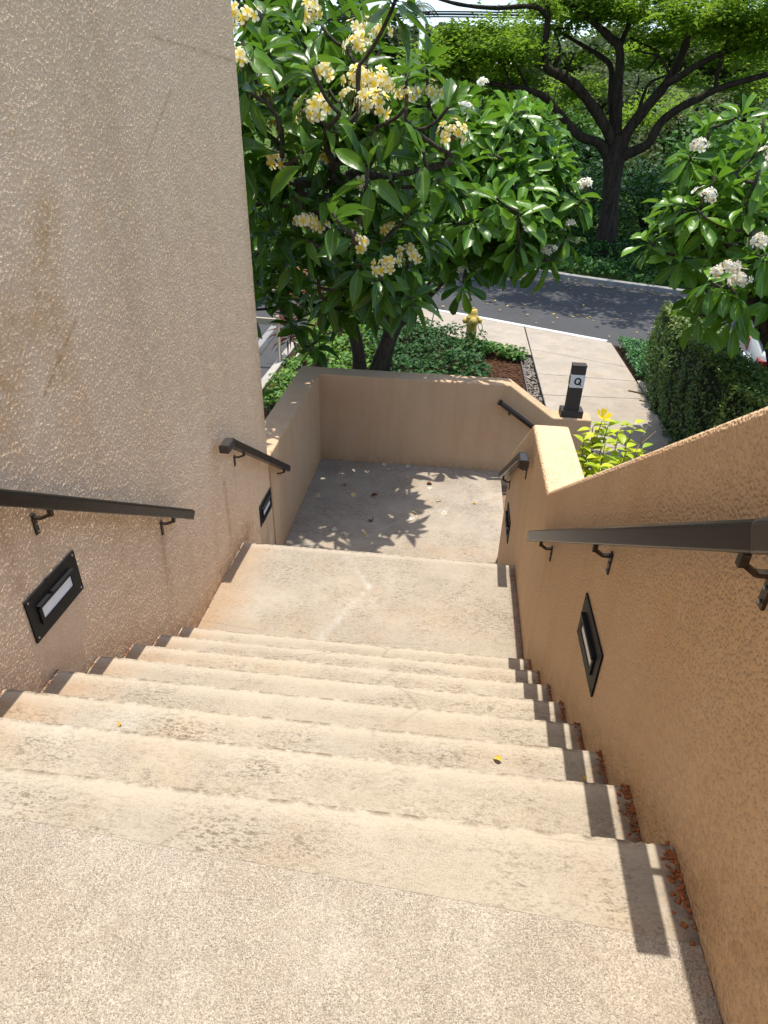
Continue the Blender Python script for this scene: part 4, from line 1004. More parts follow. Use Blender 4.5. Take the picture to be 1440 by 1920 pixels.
hedge('tall clipped dark green hedge at the right of the concrete path', [(3.52, 7.6), (3.45, 9.3), (3.50, 10.8), (3.72, 12.35), (4.30, 12.45), (4.22, 10.6), (4.10, 9.0), (4.10, 7.6)][::-1], G-.06, -1.30, 17000, .062, M['leaf_hedge'])

# ------------------------------------------------------------------ golden shrub by the wall
sb = Vector((1.18, 4.55, G-.05))
root = empty('golden_shrub', sb, 'yellow green shrub with one yellow trumpet flower behind the right wall', 'shrub')
tipsS = [P3(*q) for q in ((1128, 791, 4.6), (1115, 812, 4.6), (1112, 800, 4.6), (1135, 830, 4.45), (1165, 800, 4.7), (1190, 795, 4.7), (1100, 860, 4.4), (1125, 875, 4.3), (1160, 865, 4.5), (1195, 850, 4.6), (1205, 840, 4.6), (1140, 800, 4.6), (1175, 840, 4.5), (1095, 825, 4.5), (1130, 905, 4.3), (1100, 915, 4.3), (1180, 880, 4.4), (1210, 870, 4.6))]
a = Acc(); Rs, Ts, ti = [], [], []
for p in tipsS:
    p = Vector(p); b0 = Vector((sb.x+rng.uniform(-.08, .08), sb.y+rng.uniform(-.08, .08), sb.z)); mid = b0.lerp(p, .55)+Vector((rng.normal(0, .05), rng.normal(0, .05), .15))
    pts = bez(b0, mid, p, 12); a.tube([q-sb for q in pts], [.014-.0009*i for i in range(13)], 5)
    for k in range(26):
        t = 1 - k*.016; i = min(11, int(t*12)); q = pts[i].lerp(pts[i+1], t*12-i) if i < 12 else pts[-1]
        th = k*2.4+rng.uniform(0, 1); ax = np.array([math.cos(th), math.sin(th), .35-.018*k+rng.normal(0, .25)]); Rs.append(leaf_frame(ax, (0, 0, 1))*rng.uniform(.065, .115)*1.15); Ts.append(np.array(q)); ti.append(np.clip(rng.normal(.75-.014*k, .22), 0, 1))
a.build('stems', plain('shrub_stem', (.16, .13, .05), .7), root)
tmS = leaf_template('pointed', .3, .25, 5, .3); tmS = (tmS[0]*np.array([1.55, 1, 1]), *tmS[1:])
meS = raw('_leaf', tmS[0], tmS[1], M['leaf_shrub'], attrs={'tint': np.full(len(tmS[0]), .6), 'lu': tmS[2], 'lv': tmS[3]})
for k in range(len(Ts)):
    o = bpy.data.objects.new('leaf', meS); COL.objects.link(o); o.parent = root
    o.matrix_local = Matrix([list(Rs[k][r]) + [float(Ts[k][r]-sb[r])] for r in range(3)] + [[0, 0, 0, 1]])
tr_ = petal_flower(5, .42, .25, -.9); v = tr_[0].copy(); rr = np.hypot(v[:, 0], v[:, 1]); v[:, 2] = .9*(rr**1.6)
me = raw('_trumpet', v*.058, tr_[1], M['flower_gold'], attrs={'lu': tr_[2], 'lv': tr_[3], 'tint': np.full(len(v), .5)})
for q, tilt in ((P3(1128, 785, 4.6), (.3, .2, 0)),):
    o = bpy.data.objects.new('flower', me); COL.objects.link(o); o.parent = root; o.location = Vector(q)-sb; o.rotation_euler = tilt
a = Acc()
for p0, p1 in (((1190, 850), (1212, 800)), ((1170, 860), (1230, 808))):
    q0, q1 = at(p0[0], p0[1], 4.6), at(p1[0], p1[1], 4.7); a.tube([q0-sb, q0.lerp(q1, .5)+Vector((.01, 0, .01))-sb, q1-sb], [.005, .004, .002], 5)
a.build('dry_twigs', M['stalk'], root)

# ------------------------------------------------------------------ big spreading tree across the road
TY = 25.0
tb = at(1140, 428, TY); tb.z = -2.35
root = empty('spreading_tree', tb, 'big dark multi limbed spreading tree standing across the road', 'tree')
def limb(name, pts, r0, r1, dy0=0, dy1=0, sides=10):
    r0 *= .56; r1 *= .52
    n_ = len(pts); P_ = [at(x, y, TY+dy0+(dy1-dy0)*i/(n_-1)) for i, (x, y) in enumerate(pts)]
    sp = smooth_path(P_, 4); rad = np.linspace(r0, r1, len(sp)) * (1+.05*rng.normal(size=len(sp)))
    a = Acc(); a.tube([p-tb for p in sp], list(rad), sides); return a.build(name, M['bark_big'], root), sp
a = Acc(); tp = [Vector((tb.x, tb.y, tb.z-.3)), at(1138, 440, TY), at(1143, 390, TY), at(1148, 340, TY), at(1152, 295, TY), at(1158, 255, TY)]
a.tube([p-tb for p in smooth_path(tp, 4)], list(np.interp(np.linspace(0, 5, 21), [0, 1, 2, 3, 4, 5], [.50, .36, .30, .29, .36, .22])), 16); a.build('trunk', M['bark_big'], root)
LB = [([(1140, 300), (1125, 270), (1087, 255), (1050, 214), (1024, 184), (990, 169), (940, 160), (880, 150), (800, 140)], .30, .07, 0, -1.5),
      ([(1148, 280), (1140, 247), (1110, 199), (1080, 161), (1050, 141), (1026, 127), (1022, 94), (1026, 49), (1024, 8), (1000, -40)], .33, .14, 0, -1),
      ([(1026, 30), (1000, 12), (930, 15), (860, 8), (800, -10)], .14, .06, -1, -2.5),
      ([(1157, 270), (1157, 244), (1159, 169), (1162, 94), (1144, 71), (1121, 49), (1087, 19), (1050, 0), (1000, -40)], .30, .12, 0, 1),
      ([(1162, 90), (1170, 68), (1180, 40), (1179, 0), (1185, -60)], .16, .10, .6, 1),
      ([(1150, 250), (1146, 180), (1146, 128), (1125, 105), (1087, 82), (1050, 60)], .22, .08, .5, 2),
      ([(1165, 280), (1177, 247), (1211, 202), (1249, 157), (1279, 101), (1294, 64), (1342, 49), (1390, 10)], .36, .12, 0, -1),
      ([(1249, 157), (1271, 146), (1312, 120), (1369, 94), (1440, 75), (1520, 40)], .20, .10, -.6, -2),
      ([(1160, 300), (1177, 288), (1215, 270), (1237, 232), (1275, 202), (1312, 184), (1350, 165), (1440, 139), (1540, 110)], .30, .13, 0, -1.5),
      ([(1290, 90), (1285, 50), (1275, 0), (1270, -40)], .13, .08, -.7, -.5), ([(1190, 232), (1198, 205), (1215, 160), (1240, 145), (1262, 140)], .12, .06, .4, 1),
      ([(1215, 130), (1235, 100), (1200, 80), (1180, 70)], .07, .05, 1, 1.5), ([(1060, 150), (1068, 120), (1076, 105)], .10, .06, -.5, -1), ([(1260, 150), (1240, 110), (1215, 100), (1190, 95)], .08, .04, -.3, .5),
      ([(1040, 135), (1050, 90), (1040, 55), (1075, 55)], .08, .05, .5, 1), ([(960, 165), (940, 120), (900, 95), (850, 85)], .08, .04, -1, -2), ([(990, 165), (960, 110), (930, 80), (880, 60)], .09, .05, -.5, -2),
      ([(1340, 170), (1350, 120), (1370, 60), (1380, 20)], .12, .07, -1, -2)]
for L in LB: limb('limb', *L)
blobs = []  # px,py,Y, rx,ry,rz (metres), count
for px, py, Y, rx, ry, rz, k in ((850, 115, 23.0, 1.6, 1.5, .40, 2300), (925, 95, 23.3, 1.5, 1.5, .45, 2300), (870, 70, 24, 1.5, 1.3, .35, 1500), (800, 150, 23, 1.0, 1.2, .30, 800), (960, 150, 25.5, 1.2, 1.2, .30, 900),
        (900, 175, 25.5, 1.5, 1.2, .30, 900), (985, 90, 25.5, .9, 1.1, .30, 700), (1120, 8, 26, 1.7, 1.8, .45, 1700), (1070, 50, 27, .8, 1.1, .25, 420), (1230, 12, 25, 1.9, 1.8, .45, 1900), (1330, 35, 23, 1.6, 1.5, .40, 1500), (1425, 30, 22.5, 1.4, 1.5, .45, 1500),
        (1405, 85, 23.5, 1.1, 1.2, .28, 800), (1240, 75, 26.5, 1.0, 1.2, .22, 600), (1420, 165, 27, 1.6, 1.4, .40, 1000), (1330, 110, 28, .9, 1.0, .22, 400), (1110, 110, 28, .8, 1.0, .18, 260), (1000, 15, 24.5, .9, 1.1, .22, 350), (1200, 120, 28.5, .9, 1.0, .2, 260), (1060, 175, 27, .8, .9, .2, 260), (1050, 5, 28, 1.6, 1.4, .4, 900), (1160, 45, 29, 1.4, 1.2, .35, 700), (1300, 60, 29, 1.8, 1.2, .4, 1000), (1400, 60, 28, 1.8, 1.2, .5, 1100), (1440, 115, 29, 1.6, 1.2, .5, 900), (1230, -20, 28, 2.2, 1.4, .4, 1000), (1360, -10, 27, 2.0, 1.4, .4, 1000), (1090, 160, 30, 1.3, 1.0, .35, 500), (1270, 150, 30, 1.2, 1.0, .35, 400), (960, 50, 27, 1.4, 1.2, .35, 700)):
    c_ = at(px, py, Y); k = int(k*1.5); blobs.append((np.array(c_), np.array([rx, ry, rz]), k))
for q_ in ((2.2, 18.6), (3.6, 18.2), (5.2, 17.9), (6.6, 17.4), (3.0, 20.3), (4.8, 19.8), (6.4, 19.2), (1.6, 20.6), (8, 18.5)):
    blobs.append((np.array([q_[0], q_[1]+1.1, 6.4+rng.normal(0, .3)]), np.array([1.2, 1.1, .5]), 850))
for _ in range(26):   # the top of the crown, above the frame
    a_ = rng.uniform(0, 6.28); q = math.sqrt(rng.uniform(0, 1))*6.6
    blobs.append((np.array([tb.x+.8+q*math.cos(a_), tb.y-1.2+q*math.sin(a_)*.95, 6.3 + rng.normal(0, .6) - .02*q*q]), np.array([1.7, 1.7, .55]), 520))
Rs, Ts, ti = [], [], []
for c_, r_, k in blobs:
    # sprays: sub-clumps inside each blob give light and dark clumps
    ns = max(6, k//40); v = rng.normal(size=(ns, 3)); v /= np.linalg.norm(v, axis=1)[:, None]; sc_ = c_ + v*r_*rng.uniform(.3, 1, (ns, 1))
    per = k//ns
    pts = (sc_[:, None] + rng.normal(0, 1, (ns, per, 3))*np.array([.22, .22, .10])).reshape(-1, 3)
    Ts.append(pts); Rs.append(rnd_rot(len(pts), .55, rng.uniform(.10, .22, len(pts)))); ti.append(np.clip(np.repeat(rng.normal(.5, .22, ns), per)+rng.normal(0, .12, ns*per), 0, 1))
o = scatter('crown', mini_leaf(.30), (np.concatenate(Rs), np.concatenate(Ts)-np.array(tb)), np.concatenate(ti), M['leaf_canopy'], root); o['kind'] = 'stuff'

# ------------------------------------------------------------------ undergrowth and shrubs across the road
def bush(name, label, cat, base, r, h, K, size, mat, group=None, stems=5, up=.4, flowers=0):
    B = Vector(base); root = empty(name, B, label, cat, group); a = Acc()
    for k in range(stems):
        t = rng.uniform(0, 6.28); e = Vector((math.cos(t)*r*.6, math.sin(t)*r*.6, h*rng.uniform(.5, .85)))
        a.tube(bez((0, 0, -.1), (e.x*.3, e.y*.3, e.z*.6), e, 5), [.05*r, .045*r, .04*r, .03*r, .02*r, .01*r], 5)
    a.build('stems', M['bark_big'], root)
    ns = 40; v = rng.normal(size=(ns, 3)); v /= np.linalg.norm(v, axis=1)[:, None]; v[:, 2] = np.abs(v[:, 2])*1.0
    cen = v*np.array([r, r, h*.78])*rng.uniform(.45, .95, (ns, 1)) + np.array([0, 0, h*.18]); per = K//ns
    pts = (cen[:, None] + rng.normal(0, 1, (ns, per, 3))*np.array([.2, .2, .16])*np.array([r, r, h*.6])).reshape(-1, 3); pts[:, 2] = np.maximum(pts[:, 2], .02)
    ti = np.clip(np.repeat(rng.normal(.45, .22, ns), per)+rng.normal(0, .14, ns*per), 0, 1)
    o = scatter('foliage', mini_leaf(.32), (rnd_rot(len(pts), up, size*rng.uniform(.6, 1.3, len(pts))), pts), ti, mat, root); o['kind'] = 'stuff'
    if flowers:
        i = rng.integers(0, len(pts), flowers); q = pts[i]*1.03
        V, F3 = lumps(q, np.full(flowers, size*.45), .7); f_ = raw('blossoms', V, F3, M['flower_white'], root, False); f_['kind'] = 'stuff'
    return root
for px, py, Y, r, h, lab in ((480, 470, 30, 2.8, 3.0, 'dark bush across the road at the far left edge of the greenery'), (600, 440, 28.5, 2.8, 3.2, 'dark bush across the road behind the left frangipani trunks'), (720, 420, 27, 2.6, 3.0, 'dark bush across the road behind the middle of the flowering frangipani'), (1060, 400, 27.5, 2.0, 2.6, 'dark bush behind the left of the big tree trunk'), (1220, 400, 27.5, 2.0, 2.6, 'dark bush behind the right of the big tree trunk'), (1290, 470, 24.5, 1.5, 1.5, 'dark green bush beyond the kerb behind the right frangipani'),
                           (1090, 330, 31, 2.0, 2.4, 'bush in deep shade up the slope left of the big trunk'), (1220, 330, 31, 2.0, 2.4, 'bush in deep shade up the slope right of the big trunk'), (1000, 330, 30, 2.6, 3.0, 'large bush up the slope behind the round frangipani'),
                           (860, 260, 31, 3.0, 3.2, 'wide bush up the slope behind the flowering frangipani'), (1390, 350, 29, 2.6, 3.0, 'large bush up the slope behind the right frangipani')):
    p = at(px, py, Y); z = float(hillz(np.array(p.x), np.array(Y))); bush('bush', lab, 'bush', (p.x, Y, z), r, h, 1500, .20, M['leaf_weed'], 'bushes on the slope across the road')
wp = [(.5, 23.45), (2.3, 22.6), (3.8, 21.55), (7, 20.0), (10, 18.6), (10.5, 21), (8, 24), (5.6, 27), (1, 27), (.2, 25)]
def coverh(name, label, cat, poly, K, size, h, mat, up=.35, lumpy=.8):
    o = cover(name, label, cat, poly, K, size, h, mat, 0, up, lumpy, mini_leaf(.3)); me = o.data
    n_ = len(me.vertices); co = np.empty(n_*3, np.float32); me.vertices.foreach_get('co', co); co = co.reshape(-1, 3); co[:, 2] += np.repeat(hillz(co[::4, 0], co[::4, 1]), 4)+.05; me.vertices.foreach_set('co', co.ravel()); me.update(); return o
coverh('undergrowth', 'shaded green weeds and creepers along the far kerb under the big tree', 'undergrowth', wp, 9000, .15, .75, M['leaf_weed'])
coverh('grass', 'sparse sunlit grass at the far kerb edge', 'grass', [(2.4, 22.55), (3.8, 21.5), (7, 19.95), (7.1, 20.3), (3.9, 21.95), (2.5, 22.95)], 1500, .09, .12, M['leaf_pothos'])
# flowering shrubs and sunlit scrub further up
for px, py, Y, r, h, K, mt, lab, fl in ((1275, 270, 38, 1.8, 2.6, 1600, 'leaf_olive', 'sparse white flowering shrub up the slope right of the big tree', 14), (1310, 235, 44, 2.2, 2.2, 1600, 'leaf_olive', 'pinkish scrub bush at the hill edge right of the big tree', 0),
        (1120, 215, 46, 2.4, 2.4, 1600, 'leaf_olive', 'sunlit scrub bush seen between the big tree limbs', 0), (1190, 215, 48, 2.4, 2.2, 1600, 'leaf_far', 'grey green scrub bush seen right of the centre limb', 0), (1010, 230, 44, 2.6, 2.2, 1600, 'leaf_canopy', 'bright green scrub bush left of the big tree limbs', 0),
        (1070, 190, 40, 2.2, 2.0, 1600, 'leaf_pothos', 'bright leafy bush between the two left limbs', 0), (1150, 170, 52, 2.8, 2.2, 1500, 'leaf_olive', 'olive scrub bush directly behind the centre limb', 0), (1240, 180, 42, 2.2, 2.2, 1600, 'leaf_canopy', 'yellow green bush between the right limbs', 0),
        (1350, 200, 36, 2.4, 3.2, 1800, 'leaf_weed', 'dark green bush below the long right limb', 0), (1430, 190, 34, 2.2, 3.6, 1800, 'leaf_weed', 'dark green bush at the right edge above the frangipani', 0), (960, 200, 36, 2.4, 2.6, 1800, 'leaf_weed', 'dark green bush below the low left limb', 0), (1100, 260, 35, 2.2, 2.4, 1600, 'leaf_weed', 'dark bush just left of the trunk fork', 0), (1200, 255, 36, 2.0, 2.0, 1600, 'leaf_olive', 'dull green bush just right of the trunk fork', 0),
        (760, 210, 44, 2.6, 2.4, 1600, 'leaf_canopy', 'sunlit scrub bush above the yellow flowers', 0), (1400, 250, 44, 2.6, 2.6, 1600, 'leaf_far', 'grey green scrub bush at the right edge of the slope', 0)):
    p = at(px, py, Y); z = float(hillz(np.array(p.x), np.array(Y))); bush('scrub_bush', lab, 'bush', (p.x, Y, z), r, h, K, .28, M[mt], 'sunlit scrub on the hillside', 4, .4, fl)
def far_tree(name, label, px, py_top, Y, wid, K, mat, size=.5, trunk=.25, crown=(.35, 1.0), cat='tree', ns=30, group='trees on the far hill'):
    top = at(px, py_top, Y); z = float(hillz(np.array(top.x), np.array(Y))); H = top.z - z; B = Vector((top.x, Y, z-.2)); root = empty(name, B, label, cat, group)
    a = Acc(); a.tube(smooth_path([(0, 0, 0), (.1*trunk, 0, H*.4), (rng.normal(0, .2), rng.normal(0, .2), H*.8)], 4), list(np.linspace(trunk, trunk*.35, 9)), 8)
    for k in range(6):
        t = rng.uniform(0, 6.28); h0 = H*rng.uniform(.3, .65); a.tube([(0, 0, h0), (math.cos(t)*wid*.35, math.sin(t)*wid*.35, h0+H*.12), (math.cos(t)*wid*.7, math.sin(t)*wid*.7, h0+H*.25)], [trunk*.45, trunk*.3, trunk*.1], 6)
    a.build('trunk', M['bark_far'], root)
    v = rng.normal(size=(ns, 3)); v /= np.linalg.norm(v, axis=1)[:, None]
    cen = v*np.array([wid, wid, H*(crown[1]-crown[0])*.48])*rng.uniform(.35, .95, (ns, 1)) + np.array([0, 0, H*(crown[0]+crown[1])/2]); per = K//ns
    pts = (cen[:, None]+rng.normal(0, 1, (ns, per, 3))*np.array([wid*.17, wid*.17, H*.05])).reshape(-1, 3)
    ti = np.clip(np.repeat(rng.normal(.45, .25, ns), per)+rng.normal(0, .12, ns*per), 0, 1)
    o = scatter('crown', mini_leaf(.32), (rnd_rot(len(pts), .35, size*rng.uniform(.6, 1.3, len(pts))), pts), ti, mat, root); o['kind'] = 'stuff'
    return root
far_tree('eucalyptus_tree', 'olive green feathery tree left of the pale pole', 690, 14, 52, 3.4, 2600, M['leaf_olive'], .42, .28)
far_tree('eucalyptus_tree', 'shorter olive tree right behind the power cables', 650, 50, 56, 2.6, 1800, M['leaf_olive'], .42, .25)
far_tree('round_tree', 'rounded grey green tree just left of the pale pole', 742, 48, 58, 3.0, 2200, M['leaf_far'], .42, .25)
far_tree('round_tree', 'grey green tree behind the topmost yellow flowers', 600, 60, 60, 2.8, 1600, M['leaf_far'], .42, .25)
far_tree('round_tree', 'dark green tree right of the pale pole behind the spreading crown', 830, 40, 56, 2.8, 1800, M['leaf_far'], .42, .25)
far_tree('round_tree', 'dark green tree low behind the top left frangipani leaves', 540, 40, 50, 3.0, 1800, M['leaf_olive'], .42, .25)
far_tree('round_tree', 'pale tree on the hill seen through the spreading tree limbs', 1080, 100, 72, 4.0, 1500, M['leaf_olive'], .6, .3)
far_tree('round_tree', 'grey green tree on the hill behind the right of the spreading tree', 1300, 90, 72, 4.2, 1500, M['leaf_far'], .6, .3)
far_tree('ironwood_tree', 'tall thin dark tree at the top edge above the flowers', 655, -50, 66, 1.2, 700, M['leaf_far'], .5, .22, (.5, 1.0), 'tree', 24)
far_tree('ironwood_tree', 'tall tree with dark hanging foliage at the top left corner of the greenery', 500, -60, 48, 2.2, 1600, M['leaf_olive'], .5, .26, (.55, 1.0), 'tree', 24)
far_tree('ironwood_tree', 'second tall dark tree close beside the top left greenery', 545, -70, 52, 1.7, 1100, M['leaf_olive'], .5, .24, (.6, 1.0), 'tree', 20)
def palm(label, px, py, Y):
    top = at(px, py, Y); z = float(hillz(np.array(top.x), np.array(Y))); H = top.z-z; B = Vector((top.x, Y, z-.2)); root = empty('palm_tree', B, label, 'palm', 'palms on the far hill')
    a = Acc(); a.tube(smooth_path([(0, 0, 0), (.15, 0, H*.5), (0, 0, H)], 4), list(np.linspace(.2, .13, 9)), 8); a.build('trunk', M['bark_far'], root)
    for k in range(13):
        t = k*2.4; el = rng.uniform(-.1, 1.0); L = 1.9; hx, hy = math.cos(t), math.sin(t)
        p = bez((0, 0, H), (hx*L*.5, hy*L*.5, H+el*1.0), (hx*L, hy*L, H+el*.5-.8), 8); b = Acc(); b.tube(p, [.03]*9, 4)
        for i in range(1, 9):
            d = (p[i]-p[i-1]).normalized(); s = d.cross(Vector((0, 0, 1))).normalized()
            for sg in (-1, 1):
                for o_ in (0, .5):
                    q = p[i-1].lerp(p[i], o_); e = q + (s*sg*.8+d*.5)*.42 + Vector((0, 0, -.18)); b.add([q, q+d*.06, e], [(0, 1, 2)])
        b.build('frond', M['leaf_far_plain'], root, False)
M['leaf_far_plain'] = plain('palm_frond', (.07, .11, .035), .6)
far_tree('round_tree', 'leafy tree on the hill behind the left of the spreading crown', 905, 55, 62, 4.0, 2200, M['leaf_olive'], .45, .28)
far_tree('round_tree', 'leafy tree on the hill just left of the tall dark limb', 990, 45, 60, 3.6, 2000, M['leaf_far'], .45, .28)
far_tree('round_tree', 'leafy tree on the hill behind the centre limbs', 1170, 45, 64, 4.2, 2200, M['leaf_olive'], .45, .28)
far_tree('round_tree', 'bright leafy tree on the hill right of the centre limbs', 1240, 70, 58, 3.2, 1800, M['leaf_canopy'], .45, .28)
far_tree('round_tree', 'tall leafy tree on the hill at the right edge', 1400, 30, 60, 4.5, 2400, M['leaf_far'], .45, .28)
far_tree('round_tree', 'leafy tree on the hill between the two left limbs', 1055, 70, 54, 3.4, 2000, M['leaf_far'], .45, .28)
far_tree('round_tree', 'dense tree on the hill behind the long right limb', 1330, 75, 56, 3.8, 2200, M['leaf_olive'], .45, .28)
far_tree('round_tree', 'dense tree low on the hill at the right edge', 1450, 90, 54, 3.8, 2200, M['leaf_olive'], .45, .28)
palm('small palm at the top edge just left of the pale pole', 778, 6, 62)
palm('tall palm trunk and fronds at the top edge above the olive tree', 727, -70, 70)
palm('tall palm standing between the ironwoods at the top left', 518, -90, 60)
# utility pole and cables
p0 = at(793, 28, 40); z = float(hillz(np.array(p0.x), np.array(40.)))
root = empty('utility_pole', (p0.x, 40, z-.2), 'pale round pole carrying the cables behind the greenery', 'pole')
a = Acc(); a.tube([(0, 0, 0), (0, 0, p0.z-z+.2)], [.16, .14], 12); a.build('pole', M['pole_white'], root)
bm = bmesh.new(); box(bm, -.35, .35, -.06, .06, p0.z-z+.2, p0.z-z+.32); bm_obj('crossarm', bm, M['wood_pole'], root)
root = empty('power_cables', tuple(at(640, 36, 40)), 'bundle of thick black overhead cables crossing above the trees', 'cables')
B = Vector(root.location)
for dz, r in ((.0, .045), (.10, .035), (-.10, .03)):
    P_ = [at(440, 40, 41), at(560, 39.5, 40.5), at(640, 36.5, 40), at(720, 33, 40), at(793, 27, 40), at(880, 27, 39.5), at(1000, 29, 39), at(1440, 34, 38), at(1700, 30, 37)]
    a = Acc(); a.tube([p-B+Vector((0, 0, dz)) for p in smooth_path(P_, 3)], r, 6); a.build('cable', M['cable'], root)

# ------------------------------------------------------------------ left of the bed: parking, rail, plants
root = empty('rail_fence', (-3.28, 11.9, G), 'low tan painted rail with a post at the edge of the parking area', 'fence')
a = Acc(); a.tube([(0, 0, 0), (0, 0, .86), (0, 0, .88)], [.035, .035, .028], 10); a.build('post', M['tan_post'], root)
bm = bmesh.new(); box(bm, -3.2, -.03, -.03, .03, .70, .82, Matrix.Rotation(R_(-4), 4, 'Z')); bm_obj('rail', bm, M['tan_post'], root)
a = Acc(); a.tube([(-1.7, .1, -.1), (-1.7, .1, .9)], [.035, .035], 10); a.build('post', M['tan_post'], root)
def wheel_stop(label, x, y, rz):
    bm = prism([(-.10, 0), (.10, 0), (.07, .13), (-.07, .13)], 'y', -.9, .9); bevel(bm, .012, 1); o = bm_obj('wheel_stop', bm, M['wheel_stop'], loc=(x, y, RZ+.012)); o.rotation_euler = (0, 0, rz)
    return tag(o, label, 'wheel stop')
wheel_stop('pale concrete wheel stop lying in the parking area behind the tan post', -3.98, 13.4, R_(2))
# cordylines and croton
def strap_plant(name, label, cat, base, h, n_, L, mat, stalks=1, wd=.07):
    B = Vector(base); root = empty(name, B, label, cat); a = Acc(); tm = leaf_template('pointed', .45, .2, 6)
    me = raw('_leaf', tm[0]*np.array([wd/.155*.6, 1, 1]), tm[1], mat, attrs={'tint': np.full(len(tm[0]), .5), 'lu': tm[2], 'lv': tm[3]})
    for s in range(stalks):
        t = Vector((rng.normal(0, .12), rng.normal(0, .12), h*rng.uniform(.75, 1.05))); a.tube(bez((0, 0, 0), (t.x*.3, t.y*.3, t.z*.6), t, 5), .012, 5)
        for k in range(n_):
            th = k*2.4; el = R_(75-95*k/n_); ax = np.array([math.cos(th)*math.cos(el), math.sin(th)*math.cos(el), math.sin(el)]); nm = np.array([-math.cos(th)*math.sin(el), -math.sin(th)*math.sin(el), math.cos(el)+.01])
            Rm = leaf_frame(ax, nm)*L*rng.uniform(.75, 1.1); p = t - Vector((0, 0, .02*k*h))
            o = bpy.data.objects.new('leaf', me); COL.objects.link(o); o.parent = root; o.matrix_local = Matrix([list(Rm[r])+[p[r]] for r in range(3)] + [[0, 0, 0, 1]])
    a.build('stem', M['stalk'], root); return root
strap_plant('cordyline_plant', 'dark red spiky cordyline beside the tan rail post', 'plant', (-3.05, 12.3, G), .75, 26, .42, M['leaf_red'], 2)
strap_plant('croton_plant', 'orange leaved croton behind the parking area', 'plant', (-4.0, 16.4, G), .7, 22, .34, M['leaf_orange'], 4, .14)
strap_plant('spider_plant', 'dark narrow leaved plant at the kerb beside the tall left building', 'plant', (-3.0, 9.5, G), .25, 24, .42, M['leaf_bed'], 1, .04)
bush('bush', 'dark bush at the back of the parking area', 'bush', (-4.9, 18.2, G), 1.6, 1.6, 1500, .16, M['leaf_weed'])
bush('bush', 'dark bush left of the frangipani beyond the parking area', 'bush', (-7.2, 19.5, G), 2.2, 2.4, 1800, .18, M['leaf_weed'])
a = Acc(); a.tube([(-3.1, 9.05, G-.02), (-2.5, 9.0, G+.0), (-1.95, 8.8, G-.01)], .014, 6); tag(a.build('hose', M['cable']), 'thin black irrigation hose on the soil by the low wall', 'hose')

# ------------------------------------------------------------------ white car behind the hedge
CX, CY, CZ = 5.35, 12.0, RZ+.012
root = empty('parked_car', (CX, CY, CZ), 'white car partly hidden behind the hedge at the right edge', 'car', None, R_(-14))
secs = []   # along x (rear -> front): (x, half width, z bottom, z belt, z top, half top)
for x_, hw, zb, zt, tw, zr in ((0, .70, .38, .86, .60, .92), (.06, .82, .30, .90, .70, .98), (.5, .88, .24, .92, .74, 1.04), (1.2, .90, .22, .93, .75, 1.06), (2.4, .90, .22, .92, .75, 1.02), (3.4, .89, .22, .86, .72, .95), (4.1, .84, .24, .76, .66, .82), (4.35, .70, .30, .66, .55, .70)):
    secs.append([(-hw*.92, zb), (-hw, (zb+zt)/2), (-hw*.98, zt), (-tw, zr), (0, zr+.02), (tw, zr), (hw*.98, zt), (hw, (zb+zt)/2), (hw*.92, zb)])
def loft(name, secs_x, mat, root, smooth=True):
    V = [(x, y, z) for x, sec in secs_x for y, z in sec]; m = len(secs_x[0][1])
    Fq = [(i*m+k, i*m+(k+1) % m, (i+1)*m+(k+1) % m, (i+1)*m+k) for i in range(len(secs_x)-1) for k in range(m)] + [tuple(range(m)), tuple(reversed(range((len(secs_x)-1)*m, len(secs_x)*m)))]
    me = bpy.data.meshes.new(name); me.from_pydata(V, [], Fq); me.update(); bm = bmesh.new(); bm.from_mesh(me); bmesh.ops.recalc_face_normals(bm, faces=bm.faces); bm.to_mesh(me); bm.free()
    if smooth: me.polygons.foreach_set('use_smooth', [True]*len(me.polygons))
    return link(name, me, mat, root)
loft('body', list(zip((0, .06, .5, 1.2, 2.4, 3.4, 4.1, 4.35), secs)), M['car_white'], root)
cab = [(x, [(-w0, .9), (-w1, z1), (w1, z1), (w0, .9)]) for x, w0, w1, z1 in ((.42, .72, .62, .98), (.95, .74, .58, 1.40), (1.5, .74, .57, 1.46), (2.1, .74, .57, 1.43), (2.95, .70, .60, .96))]
loft('windows', cab, M['car_glass'], root)
rf = [(x, [(-w1, z1), (-w1*.9, z1+.03), (w1*.9, z1+.03), (w1, z1)]) for x, w1, z1 in ((.88, .60, 1.37), (1.0, .60, 1.415), (1.5, .59, 1.465), (2.1, .59, 1.435), (2.2, .59, 1.40))]
loft('roof', rf, M['car_white'], root, False)
bm = bmesh.new(); box(bm, .02, .30, -.66, .66, .985, 1.02); bevel(bm, .01, 2); bm_obj('spoiler', bm, M['rail_end'], root)
for s in (-1, 1):
    bm = bmesh.new(); box(bm, -.02, .12, s*.60 if s > 0 else -.84, .84 if s > 0 else -.60, .62, .84); bevel(bm, .02, 2); bm_obj('taillight', bm, M['tail_red'], root)
    for x_ in (.85, 3.45):
        Mw = Matrix.Translation((x_, s*.80, .32)) @ Matrix.Rotation(R_(-90*s), 4, 'X')
        w_ = lobj('wheel', [(.20, -.10), (.31, -.10), (.33, -.06), (.33, .06), (.31, .10), (.22, .10)], M['tyre'], root, Mw, 24)
        rim = lobj('rim', [(.22, .08), (.215, .104), (.06, .09), (.05, .108), (.01, .11)], M['hub'], root, Mw, 18); rim.parent = w_
bm = bmesh.new(); box(bm, -.05, .02, -.70, .70, .34, .56); bevel(bm, .02, 2); bm_obj('bumper', bm, M['car_white'], root)

